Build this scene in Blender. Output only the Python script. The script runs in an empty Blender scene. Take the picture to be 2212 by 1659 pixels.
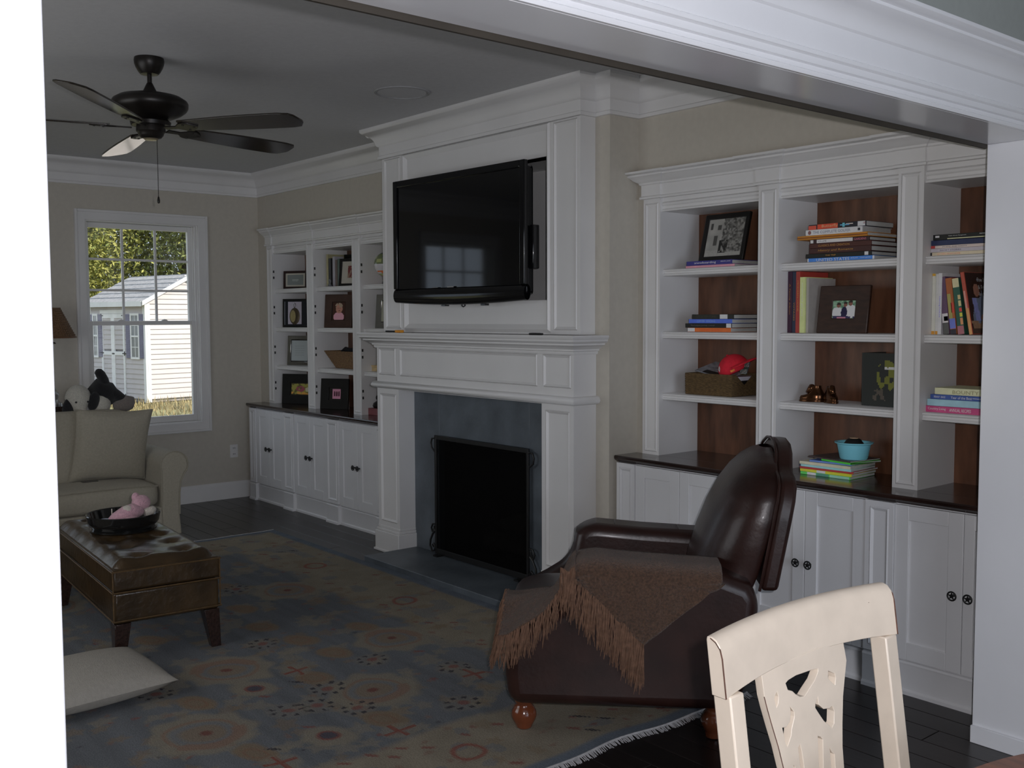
import bpy, bmesh, math, random
import numpy as np
from math import sin, cos, pi, radians, sqrt, atan2
from mathutils import Vector, Matrix

random.seed(7)
rng = np.random.default_rng(7)
SC = bpy.context.scene
COL = SC.collection

# ------------------------------------------------------------------ camera, world, sun, lamps, exposure
cam_d = bpy.data.cameras.new('camera')
cam = bpy.data.objects.new('camera', cam_d)
COL.objects.link(cam)
cam_d.sensor_fit = 'HORIZONTAL'
cam_d.sensor_width = 36.0
cam_d.lens = 36.0 * 2196.075 / 2212.0
cam_d.clip_start = 0.02
cam_d.clip_end = 400
EYE = 1.5237
cam.matrix_world = Matrix(((0.64017, -0.04797, 0.76673, 0.0), (0.76822, 0.04473, -0.63862, 0.0), (-0.00366, 0.99785, 0.06549, EYE), (0, 0, 0, 1)))
SC.camera = cam

world = bpy.data.worlds.new('world')
SC.world = world
world.use_nodes = True
bgn = world.node_tree.nodes['Background']
bgn.inputs['Color'].default_value = (0.72, 0.84, 1.0, 1)
bgn.inputs['Strength'].default_value = 1.15

def lamp(name, kind, loc, energy, color=(1, 1, 1), aim=None, **kw):
    d = bpy.data.lights.new(name, kind)
    d.energy = energy
    d.color = color
    for k, v in kw.items():
        setattr(d, k, v)
    o = bpy.data.objects.new(name, d)
    COL.objects.link(o)
    o.location = loc
    if aim is not None:
        o.rotation_euler = Vector(aim).to_track_quat('-Z', 'Y').to_euler()
    return o

lamp('sun', 'SUN', (0, 30, 30), 7.0, (1.0, 0.93, 0.82), aim=(-0.55, -0.80, -0.62), angle=0.01)
# built-in flash of the camera, a hand's breadth beside the lens
lamp('camera_flash', 'SPOT', (0.035, 0.045, EYE + 0.035), 140, (0.975, 0.955, 1.0), aim=(-0.7667, 0.6386, -0.0655), spot_size=radians(92), spot_blend=0.55, shadow_soft_size=0.012)
# daylight of the dining room behind the camera, an area lamp in an added opening
lamp('dining_daylight', 'AREA', (2.52, 0.9, 1.30), 44, (0.80, 0.87, 1.0), aim=(-1, 0.0, 0.0), shape='RECTANGLE', size=2.4, size_y=1.9)
# added fill lamp for the living room, in an unseen opening left of camera
lamp('living_fill', 'AREA', (-4.6, -0.49, 1.45), 10, (1.0, 0.93, 0.84), aim=(0, 1, 0.0), shape='RECTANGLE', size=2.2, size_y=1.4)

SC.view_settings.view_transform = 'Standard'
SC.view_settings.look = 'None'
SC.view_settings.gamma = 1.0
SC.view_settings.use_curve_mapping = False
SC.view_settings.exposure = 0.0

# ------------------------------------------------------------------ helpers: colour and materials
def lin(c):
    c = c / 255.0
    return c / 12.92 if c <= 0.04045 else ((c + 0.055) / 1.055) ** 2.4

def S(r, g, b):
    return (lin(r), lin(g), lin(b))

def K(r, g, b, k=3.0):
    "albedo of something seen as sRGB r,g,b in dim light (k = how much the light dims it)"
    return tuple(min(0.9, lin(c) * k) for c in (r, g, b))

MATS = {}
def mat(name, col=(.5, .5, .5), rough=.5, metal=0.0, noise=None, bump=None, coat=0.0, spec=0.5, stretch=None, sheen=0.0, col2=None, coords='Object'):
    if name in MATS:
        return MATS[name]
    m = bpy.data.materials.new(name)
    m.use_nodes = True
    nt = m.node_tree
    b = nt.nodes['Principled BSDF']
    b.inputs['Base Color'].default_value = (*col, 1)
    b.inputs['Roughness'].default_value = rough
    b.inputs['Metallic'].default_value = metal
    b.inputs['Specular IOR Level'].default_value = spec
    b.inputs['Coat Weight'].default_value = coat
    b.inputs['Coat Roughness'].default_value = 0.12
    if sheen:
        b.inputs['Sheen Weight'].default_value = sheen
    tc = nt.nodes.new('ShaderNodeTexCoord')
    src = tc.outputs[coords]
    if stretch:
        mp = nt.nodes.new('ShaderNodeMapping')
        mp.inputs['Scale'].default_value = stretch
        nt.links.new(src, mp.inputs['Vector'])
        src = mp.outputs['Vector']
    if noise:
        n = nt.nodes.new('ShaderNodeTexNoise')
        n.inputs['Scale'].default_value = noise[0]
        n.inputs['Detail'].default_value = 5
        nt.links.new(src, n.inputs['Vector'])
        r = nt.nodes.new('ShaderNodeValToRGB')
        a = noise[1]
        lo = col2 if col2 else tuple(c * (1 - a) for c in col)
        hi = tuple(min(1, c * (1 + a)) for c in col)
        r.color_ramp.elements[0].color = (*lo, 1)
        r.color_ramp.elements[0].position = 0.3
        r.color_ramp.elements[1].color = (*hi, 1)
        r.color_ramp.elements[1].position = 0.7
        nt.links.new(n.outputs['Fac'], r.inputs['Fac'])
        nt.links.new(r.outputs['Color'], b.inputs['Base Color'])
    if bump:
        n2 = nt.nodes.new('ShaderNodeTexNoise')
        n2.inputs['Scale'].default_value = bump[0]
        n2.inputs['Detail'].default_value = 4
        nt.links.new(src, n2.inputs['Vector'])
        bp = nt.nodes.new('ShaderNodeBump')
        bp.inputs['Strength'].default_value = bump[1]
        bp.inputs['Distance'].default_value = 0.01
        nt.links.new(n2.outputs['Fac'], bp.inputs['Height'])
        nt.links.new(bp.outputs['Normal'], b.inputs['Normal'])
    MATS[name] = m
    return m

def mat_print(name='print', rough=.45, spec=.3, grain=0.0):
    if name in MATS:
        return MATS[name]
    m = bpy.data.materials.new(name)
    m.use_nodes = True
    nt = m.node_tree
    b = nt.nodes['Principled BSDF']
    b.inputs['Roughness'].default_value = rough
    b.inputs['Specular IOR Level'].default_value = spec
    a = nt.nodes.new('ShaderNodeVertexColor')
    a.layer_name = 'Col'
    out = a.outputs['Color']
    if grain:
        tc = nt.nodes.new('ShaderNodeTexCoord')
        n = nt.nodes.new('ShaderNodeTexNoise')
        n.inputs['Scale'].default_value = 180
        n.inputs['Detail'].default_value = 3
        nt.links.new(tc.outputs['Object'], n.inputs['Vector'])
        mr = nt.nodes.new('ShaderNodeMapRange')
        mr.inputs['From Min'].default_value = .3
        mr.inputs['From Max'].default_value = .7
        mr.inputs['To Min'].default_value = 1 - grain
        mr.inputs['To Max'].default_value = 1 + grain
        nt.links.new(n.outputs['Fac'], mr.inputs['Value'])
        mx = nt.nodes.new('ShaderNodeVectorMath')
        mx.operation = 'SCALE'
        nt.links.new(out, mx.inputs[0])
        nt.links.new(mr.outputs['Result'], mx.inputs['Scale'])
        out = mx.outputs['Vector']
        bp = nt.nodes.new('ShaderNodeBump')
        bp.inputs['Strength'].default_value = .5
        bp.inputs['Distance'].default_value = .006
        nt.links.new(n.outputs['Fac'], bp.inputs['Height'])
        nt.links.new(bp.outputs['Normal'], b.inputs['Normal'])
    nt.links.new(out, b.inputs['Base Color'])
    MATS[name] = m
    return m

def mat_mix(name, fac, a_kind, rough=0.03, col=(1, 1, 1)):
    "thin glass or gauze: transparent mixed with a glossy or diffuse surface"
    if name in MATS:
        return MATS[name]
    m = bpy.data.materials.new(name)
    m.use_nodes = True
    nt = m.node_tree
    for n in list(nt.nodes):
        nt.nodes.remove(n)
    o = nt.nodes.new('ShaderNodeOutputMaterial')
    mx = nt.nodes.new('ShaderNodeMixShader')
    t = nt.nodes.new('ShaderNodeBsdfTransparent')
    g = nt.nodes.new('ShaderNodeBsdfGlossy' if a_kind == 'gloss' else 'ShaderNodeBsdfDiffuse')
    g.inputs['Color'].default_value = (*col, 1)
    if a_kind == 'gloss':
        g.inputs['Roughness'].default_value = rough
    mx.inputs['Fac'].default_value = fac
    nt.links.new(t.outputs[0], mx.inputs[1])
    nt.links.new(g.outputs[0], mx.inputs[2])
    nt.links.new(mx.outputs[0], o.inputs['Surface'])
    MATS[name] = m
    return m

WHITE = mat('white_trim_paint', (.80, .79, .78), .38, noise=(3, .03), spec=.45)
WHITEG = mat('gloss_white_paint', (.80, .80, .82), .16, noise=(3, .03), spec=.6)
CABW = mat('cabinet_white', (.80, .80, .81), .40, noise=(4, .03), spec=.45)
BEIGE = mat('beige_wall_paint', (.60, .56, .485), .75, noise=(30, .03), bump=(180, .04))
CEIL = mat('ceiling_paint', (.62, .62, .63), .9, noise=(40, .03))
DINW = mat('dining_wall_paint', (.33, .35, .33), .8, noise=(30, .03))
SLATE = mat('slate', (.115, .135, .155), .42, noise=(5, .28), bump=(30, .15))
BLACKM = mat('black_iron', (.012, .012, .012), .45, noise=(30, .2))
BRONZE = mat('oil_rubbed_bronze', (.016, .013, .011), .38, metal=.35, noise=(14, .25))
DARKW = mat('espresso_wood', (.030, .016, .013), .20, noise=(6, .4), stretch=(1, 14, 14), coat=.3)
BROWNB = mat('stained_back_panel', (.135, .058, .030), .38, noise=(3.5, .4), stretch=(6, 6, 1.2), spec=.4)
PAGES = mat('page_block', K(128, 128, 125, 2.6), .8, noise=(60, .12), stretch=(1, 1, 22))
CHROME = mat('chrome', (.6, .6, .6), .15, metal=1)
PRINT = mat_print()
GLASS = mat_mix('window_glass', .07, 'gloss')

# ------------------------------------------------------------------ helpers: geometry
class G:
    def __init__(self):
        self.v = []
        self.f = []
    def add(self, vs, fs):
        n = len(self.v)
        self.v += [tuple(p) for p in vs]
        self.f += [tuple(i + n for i in f) for f in fs]
        return self
    def box(self, x0, x1, y0, y1, z0, z1):
        vs = [(x, y, z) for z in (z0, z1) for y in (y0, y1) for x in (x0, x1)]
        return self.add(vs, [(0, 2, 3, 1), (4, 5, 7, 6), (0, 1, 5, 4), (2, 6, 7, 3), (0, 4, 6, 2), (1, 3, 7, 5)])
    def prism(self, pts, axis, lo, hi):
        n = len(pts)
        def p3(p, t):
            return {'x': (t, p[0], p[1]), 'y': (p[0], t, p[1]), 'z': (p[0], p[1], t)}[axis]
        vs = [p3(p, lo) for p in pts] + [p3(p, hi) for p in pts]
        fs = [tuple(range(n))[::-1], tuple(range(n, 2 * n))]
        fs += [(i, (i + 1) % n, n + (i + 1) % n, n + i) for i in range(n)]
        return self.add(vs, fs)
    def grid(self, fn, nu, nv, cu=False, cv=False):
        mu, mv = (nu if cu else nu + 1), (nv if cv else nv + 1)
        vs = [fn(i / nu, j / nv) for i in range(mu) for j in range(mv)]
        fs = []
        for i in range(nu):
            for j in range(nv):
                a, b2 = i, (i + 1) % mu
                c, d = j, (j + 1) % mv
                fs.append((a * mv + c, b2 * mv + c, b2 * mv + d, a * mv + d))
        return self.add(vs, fs)
    def lathe(self, prof, n=24, c=(0, 0, 0), caps=True):
        k = len(prof)
        vs = [(c[0] + r * cos(2 * pi * i / n), c[1] + r * sin(2 * pi * i / n), c[2] + z) for i in range(n) for r, z in prof]
        fs = [(i * k + j, ((i + 1) % n) * k + j, ((i + 1) % n) * k + j + 1, i * k + j + 1) for i in range(n) for j in range(k - 1)]
        if caps:
            if prof[0][0] > 1e-4:
                fs.append(tuple(i * k for i in range(n))[::-1])
            if prof[-1][0] > 1e-4:
                fs.append(tuple(i * k + k - 1 for i in range(n)))
        return self.add(vs, fs)
    def tube(self, pts, r, n=8, caps=True):
        pts = [Vector(p) for p in pts]
        m = len(pts)
        rs = r if isinstance(r, (list, tuple)) else [r] * m
        t0 = (pts[1] - pts[0]).normalized()
        up = Vector((0, 0, 1)) if abs(t0.z) < .9 else Vector((1, 0, 0))
        nrm = t0.cross(up).normalized()
        vs = []
        for i in range(m):
            t = (pts[min(i + 1, m - 1)] - pts[max(i - 1, 0)]).normalized()
            nrm = (nrm - t * nrm.dot(t)).normalized()
            bi = t.cross(nrm)
            for q in range(n):
                a = 2 * pi * q / n
                vs.append(pts[i] + (nrm * cos(a) + bi * sin(a)) * rs[i])
        fs = [(i * n + q, i * n + (q + 1) % n, (i + 1) * n + (q + 1) % n, (i + 1) * n + q) for i in range(m - 1) for q in range(n)]
        if caps:
            fs += [tuple(range(n))[::-1], tuple((m - 1) * n + q for q in range(n))]
        return self.add(vs, fs)
    def sweep(self, path, prof, closed=False):
        "profile (outward offset, z) along a level path; outward is to the right of the walking direction"
        n = len(path)
        k = len(prof)
        P = [Vector((p[0], p[1])) for p in path]
        vs = []
        for i in range(n):
            d0 = (P[i] - P[i - 1]).normalized() if (i > 0 or closed) else None
            d1 = (P[(i + 1) % n] - P[i]).normalized() if (i < n - 1 or closed) else None
            if d0 is None: d0 = d1
            if d1 is None: d1 = d0
            n0, n1 = Vector((d0.y, -d0.x)), Vector((d1.y, -d1.x))
            mt = (n0 + n1)
            mt = mt / max(.15, (1 + n0.dot(n1)))
            for o_, z in prof:
                q = P[i] + mt * o_
                vs.append((q.x, q.y, z))
        m = n if closed else n - 1
        fs = [(i * k + j, i * k + (j + 1) % k, ((i + 1) % n) * k + (j + 1) % k, ((i + 1) % n) * k + j) for i in range(m) for j in range(k)]
        if not closed:
            fs += [tuple(range(k)), tuple((n - 1) * k + j for j in range(k))[::-1]]
        return self.add(vs, fs)
    def ell(self, c, r, nu=20, nv=12, M=None):
        c = Vector(c)
        def fn(u, v):
            a, b2 = 2 * pi * u, pi * (v * .998 + .001) - pi / 2
            p = Vector((r[0] * cos(b2) * cos(a), r[1] * cos(b2) * sin(a), r[2] * sin(b2)))
            return c + (M @ p if M is not None else p)
        return self.grid(fn, nu, nv, cu=True)
    def xf(self, M, start=0):
        for i in range(start, len(self.v)):
            self.v[i] = tuple(M @ Vector(self.v[i]))
        return self

ROOTS = {}
def root_matrix(o):
    while o.parent is not None:
        o = o.parent
    return ROOTS.get(o.as_pointer(), Matrix.Identity(4))

def build(name, g, m, parent=None, bevel=0.0, smooth=40, sub=0, local=False, seg=2, mats=None):
    me = bpy.data.meshes.new(name)
    vs = g.v
    if parent is not None and not local:
        inv = root_matrix(parent).inverted()
        vs = [tuple(inv @ Vector(p)) for p in vs]
    me.from_pydata(vs, [], g.f)
    bm = bmesh.new()
    bm.from_mesh(me)
    bmesh.ops.recalc_face_normals(bm, faces=bm.faces)
    bm.to_mesh(me)
    bm.free()
    me.materials.append(m)
    if smooth:
        me.polygons.foreach_set('use_smooth', [True] * len(me.polygons))
        me.set_sharp_from_angle(angle=radians(smooth))
    o = bpy.data.objects.new(name, me)
    COL.objects.link(o)
    if parent is not None:
        o.parent = parent
    if bevel:
        md = o.modifiers.new('bevel', 'BEVEL')
        md.width = bevel
        md.segments = seg
        md.limit_method = 'ANGLE'
        md.angle_limit = radians(35)
    if sub:
        md = o.modifiers.new('sub', 'SUBSURF')
        md.levels = sub
        md.render_levels = sub
    return o

def tag(o, label, cat, group=None):
    o['label'] = label
    o['category'] = cat
    if group:
        o['group'] = group
    return o

def thing(name, label, cat, loc=(0, 0, 0), rz=0.0, group=None, M=None):
    o = bpy.data.objects.new(name, None)
    COL.objects.link(o)
    o.empty_display_size = .1
    MM = M if M is not None else Matrix.Translation(loc) @ Matrix.Rotation(rz, 4, 'Z')
    o.matrix_world = MM
    ROOTS[o.as_pointer()] = MM.copy()
    KEEP.append(o)
    return tag(o, label, cat, group)
KEEP = []

def solo(name, g, m, label, cat, group=None, loc=None, **kw):
    "a thing that is one mesh, with its origin at loc"
    if loc is None:
        xs = np.array(g.v)
        loc = (float((xs[:, 0].min() + xs[:, 0].max()) / 2), float((xs[:, 1].min() + xs[:, 1].max()) / 2), float(xs[:, 2].min()))
    g.v = [(p[0] - loc[0], p[1] - loc[1], p[2] - loc[2]) for p in g.v]
    o = build(name, g, m, None, **kw)
    o.location = loc
    return tag(o, label, cat, group)

def struct(name, g, m, parent=None, **kw):
    o = build(name, g, m, parent, **kw)
    if parent is None:
        o['kind'] = 'structure'
    return o

def struct_root(name):
    o = bpy.data.objects.new(name, None)
    COL.objects.link(o)
    o['kind'] = 'structure'
    ROOTS[o.as_pointer()] = Matrix.Identity(4)
    KEEP.append(o)
    return o

def picture(name, corners, nx, ny, fn, parent=None, m=None):
    "flat print: a grid between four corners (BL, BR, TR, TL) coloured by fn(u, v) -> (.., 3) linear rgb"
    BL, BR, TR, TL = [np.array(c, float) for c in corners]
    u, v = np.meshgrid(np.linspace(0, 1, nx + 1), np.linspace(0, 1, ny + 1), indexing='ij')
    P = (BL * ((1 - u) * (1 - v))[..., None] + BR * (u * (1 - v))[..., None] + TR * (u * v)[..., None] + TL * ((1 - u) * v)[..., None])
    vs = P.reshape(-1, 3)
    if parent is not None:
        inv = np.array(root_matrix(parent).inverted())
        vs = vs @ inv[:3, :3].T + inv[:3, 3]
    i, j = np.meshgrid(np.arange(nx), np.arange(ny), indexing='ij')
    a = (i * (ny + 1) + j).ravel()
    fs = np.stack([a, a + ny + 1, a + ny + 2, a + 1], 1)
    me = bpy.data.meshes.new(name)
    me.from_pydata(vs.tolist(), [], fs.tolist())
    uc, vc = (i.ravel() + .5) / nx, (j.ravel() + .5) / ny
    c = np.clip(fn(uc, vc), 0, 1)
    ca = me.color_attributes.new('Col', 'FLOAT_COLOR', 'CORNER')
    d = np.ones((len(fs), 4, 4), np.float32)
    d[:, :, :3] = c[:, None, :]
    ca.data.foreach_set('color', d.ravel())
    me.materials.append(m or PRINT)
    o = bpy.data.objects.new(name, me)
    COL.objects.link(o)
    if parent is not None:
        o.parent = parent
    return o

def vnoise(x, y, seed=0):
    "cheap value noise on arrays"
    def h(i, j):
        t = np.sin(i * 127.1 + j * 311.7 + seed * 74.7) * 43758.5453
        return t - np.floor(t)
    xi, yi = np.floor(x), np.floor(y)
    fx, fy = x - xi, y - yi
    fx, fy = fx * fx * (3 - 2 * fx), fy * fy * (3 - 2 * fy)
    return (h(xi, yi) * (1 - fx) + h(xi + 1, yi) * fx) * (1 - fy) + (h(xi, yi + 1) * (1 - fx) + h(xi + 1, yi + 1) * fx) * fy

def blend(c, mask, col):
    mask = np.clip(mask, 0, 1)[..., None]
    return c * (1 - mask) + np.array(col) * mask

def text(s, parent, cx, cz, w, h, y, m, name='title', italic=0.0, M=None, xdir=1):
    "lettering laid flat on a plane facing -y (x to the right, z up), or in a frame M (x right, y up, z out)"
    cu = bpy.data.curves.new('t', 'FONT')
    cu.body = s
    cu.extrude = 0.0
    cu.shear = italic
    cu.resolution_u = 2
    to = bpy.data.objects.new('t', cu)
    COL.objects.link(to)
    dg = bpy.context.evaluated_depsgraph_get()
    me = bpy.data.meshes.new_from_object(to.evaluated_get(dg))
    bpy.data.objects.remove(to)
    bpy.data.curves.remove(cu)
    vs = np.array([v.co[:] for v in me.vertices])
    lo, hi = vs.min(0), vs.max(0)
    sc = np.array([w / max(1e-6, hi[0] - lo[0]), h / max(1e-6, hi[1] - lo[1])])
    q = (vs[:, :2] - (lo[:2] + hi[:2]) / 2) * sc
    if M is None:
        out = np.stack([cx + q[:, 0], np.full(len(q), y), cz + q[:, 1]], 1)
    else:
        out = np.array([(M @ Vector((cx + p[0], cz + p[1], y)))[:] for p in q])
    inv = np.array(root_matrix(parent).inverted())
    out = out @ inv[:3, :3].T + inv[:3, 3]
    me.vertices.foreach_set('co', out.astype(np.float32).ravel())
    me.update()
    me.name = name
    me.materials.clear()
    me.materials.append(m)
    o = bpy.data.objects.new(name, me)
    COL.objects.link(o)
    o.parent = parent
    return o

# ------------------------------------------------------------------ room shell
XW, YW, YB, ZC = -8.105, 3.935, 3.725, 2.735       # window wall, long wall, chimney breast, ceiling
XO, XI = -1.681, -1.474                              # the cased opening: living side, dining side
YJ0, YJ1, ZH = 0.41, 3.541, 2.113
YS = -0.42                                           # wall on the camera's left

# floor: dark boards, each its own piece
floor = struct('floor', G().box(-8.4, 2.6, -2.3, 4.4, -.14, -.018), mat('subfloor', (.02, .015, .013), .8))
PLANKS = [mat('floor_board_%s' % n, c, .30, noise=(5, .35), stretch=(1, 16, 16), bump=(40, .05), spec=.45)
          for n, c in (('a', (.016, .012, .0115)), ('b', (.013, .010, .0095)), ('c', (.019, .014, .013)))]
pw = 0.127
meshes = {}
y = -0.40
row = 0
while y < 3.93:
    x = XW + 0.005 - (row * 0.77) % 1.3
    while x < 0.3:
        L = 1.45 + 0.5 * ((row * 7 + int(x * 3)) % 3)
        x0, x1 = max(x, XW + .01), min(x + L, 0.4)
        if x1 - x0 > .05 and not (x0 > -1.5 and y < 1.0):
            o = build('plank', G().box(x0 + .0012, x1 - .0012, y + .0012, y + pw - .0012, -.018, 0.0), PLANKS[(row * 5 + int(x * 7)) % 3], floor, smooth=0, bevel=.0012, seg=1)
        x += L
    y += pw
    row += 1

struct('ceiling', G().box(-8.4, 2.6, -2.3, 4.4, ZC, ZC + .12), CEIL)

WIN = [(2.50, 3.40), (0.10, 1.00)]
WZ0, WZ1 = .665, 2.285
g = G()
ys = [-2.3, WIN[1][0], WIN[1][1], WIN[0][0], WIN[0][1], 4.4]
for a, b in ((0, 1), (2, 3), (4, 5)):
    g.box(XW - .17, XW, ys[a], ys[b], -.15, ZC)
for a, b in WIN:
    g.box(XW - .17, XW, a, b, -.15, WZ0)
    g.box(XW - .17, XW, a, b, WZ1, ZC)
struct('wall_left', g, BEIGE)

g = G()
g.box(-8.3, 2.6, 4.30, 4.40, -.14, ZC)
g.box(XW, -7.945, YW, 4.30, 0, ZC)                     # left of the left bookcase
g.box(-7.945, -5.75, YW, 4.30, 2.225, ZC)              # above it
g.box(-5.75, -5.45, YB, 4.30, 0, ZC)                   # chimney breast, around the firebox and the TV niche
g.box(-3.98, -3.69, YB, 4.30, 0, ZC)
g.box(-5.45, -3.98, YB, 4.30, 1.10, 1.60)
g.box(-5.45, -3.98, YB, 4.30, 2.39, ZC)
g.box(-5.45, -5.16, YB, 4.30, 0, 1.10)
g.box(-4.25, -3.98, YB, 4.30, 0, 1.10)
g.box(-5.16, -4.25, YB, 4.30, 0.80, 1.10)
g.box(-5.75, -3.69, 4.22, 4.30, 0, 2.6)
g.box(-3.69, -3.645, YW, 4.30, 0, ZC)
g.box(-3.645, XO + .005, YW, 4.30, 2.225, ZC)
g.box(-1.688, XO + .005, 3.60, 4.30, 0, 2.225)
wall_back = struct('wall_back', g, BEIGE)

g = G()
g.box(-1.665, -1.49, -2.3, YJ0 - .02, -.14, ZC)
g.box(-1.665, -1.49, YJ1 + .02, 4.35, -.14, ZC)
g.box(-1.665, -1.49, YJ0 - .02, YJ1 + .02, ZH + .02, ZC)
struct('wall_right', g, DINW)
g = G()
g.box(XW, -5.75, YS - .12, YS, -.14, ZC)
g.box(-3.45, -1.665, YS - .12, YS, -.14, ZC)
g.box(-5.75, -3.45, YS - .12, YS, -.14, .70)
g.box(-5.75, -3.45, YS - .12, YS, 2.20, ZC)  # unseen opening, added to hold the living room fill lamp
struct('wall_front', g, BEIGE)
g = G()
g.box(2.45, 2.6, -2.3, -.35, -.14, ZC)
g.box(2.45, 2.6, 2.15, 4.4, -.14, ZC)
g.box(2.45, 2.6, -.35, 2.15, -.14, .3)
g.box(2.45, 2.6, -.35, 2.15, 2.3, ZC)  # unseen opening, added for the dining room area lamp
g.box(-1.49, 2.6, -2.4, -2.28, -.14, ZC)
struct('wall_dining', g, DINW)

# crown moulding of the living room
crown = [(0, 2.545), (.020, 2.545), (.020, 2.562), (.013, 2.568), (.013, 2.622), (.024, 2.628), (.030, 2.640), (.034, 2.655),
         (.046, 2.676), (.066, 2.694), (.090, 2.705), (.098, 2.712), (.104, 2.720), (.104, ZC), (0, ZC)]
cp = [(XW, YS), (XW, YW), (-5.75, YW), (-5.75, YB), (-5.655, YB), (-5.655, 3.62), (-3.795, 3.62), (-3.795, YB), (-3.69, YB), (-3.69, YW), (-1.665, YW), (-1.665, YS)]
struct('trim_1', G().sweep(cp, crown, closed=True), WHITE, smooth=35)
base = [(0, 0), (.022, 0), (.022, .012), (.016, .02), (.016, .115), (.012, .13), (.006, .14), (0, .142)]
struct('baseboard_left', G().sweep([(XW, YS), (XW, YW - .1)], base), WHITE)
struct('baseboard_front', G().sweep([(-1.69, YS), (XW, YS)], base), WHITE)

# cased opening: jamb liner, entablature over the dining side, casings
g = G()
g.box(XO, XI - .014, YJ0 - .02, YJ1 + .02, ZH, ZH + .02)
g.box(XO, XI, YJ1, YJ1 + .02, 0, ZH)
g.box(XO, XI, YJ0 - .02, YJ0, 0, ZH)
g.box(XO + .0, XI - .01, YJ1 - .014, YJ1, 0, .062)      # base block wrapping the right jamb
struct('trim_2', g, WHITEG, bevel=.002)
prof = [(0, ZH + .004), (.004, ZH), (.012, ZH), (.016, ZH + .006), (.016, ZH + .010), (.012, ZH + .013), (.012, ZH + .024), (.022, ZH + .026), (.022, ZH + .042),
        (.030, ZH + .046), (.030, ZH + .056), (.024, ZH + .060), (.024, ZH + .128), (.032, ZH + .132), (.036, ZH + .140), (.040, ZH + .148), (.052, ZH + .162), (.072, ZH + .172),
        (.088, ZH + .176), (.098, ZH + .182), (.098, ZH + .190), (.116, ZH + .193), (.124, ZH + .198), (.124, ZH + .208), (0, ZH + .208)]
head = struct('trim_3', G().sweep([(-1.49, -1.2), (-1.49, 4.3)], prof), WHITEG, smooth=35)
g = G()
cz = [(0, 0), (.020, 0), (.020, 2.11), (0, 2.11)]
g.box(-1.49, -1.458, YJ0 - .155, YJ0 - .004, 0, ZH + .002)
g.box(-1.49, -1.458, YJ1 + .006, YJ1 + .12, 0, ZH + .002)
g.box(-1.49, -1.450, YJ0 - .16, YJ0 - .125, 0, ZH + .002)
struct('trim_4', g, WHITEG, bevel=.004)
prof = [(.016, ZH - .014), (.024, ZH - .014), (.024, ZH + .075), (.016, ZH + .075)]
struct('trim_5', G().sweep([(-1.665, YJ1), (-1.665, YJ0)], prof), mat('dark_brown_strip', (.035, .028, .020), .6, noise=(8, .2)))  # thin dark brown strip along the far lower edge of the header

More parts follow.
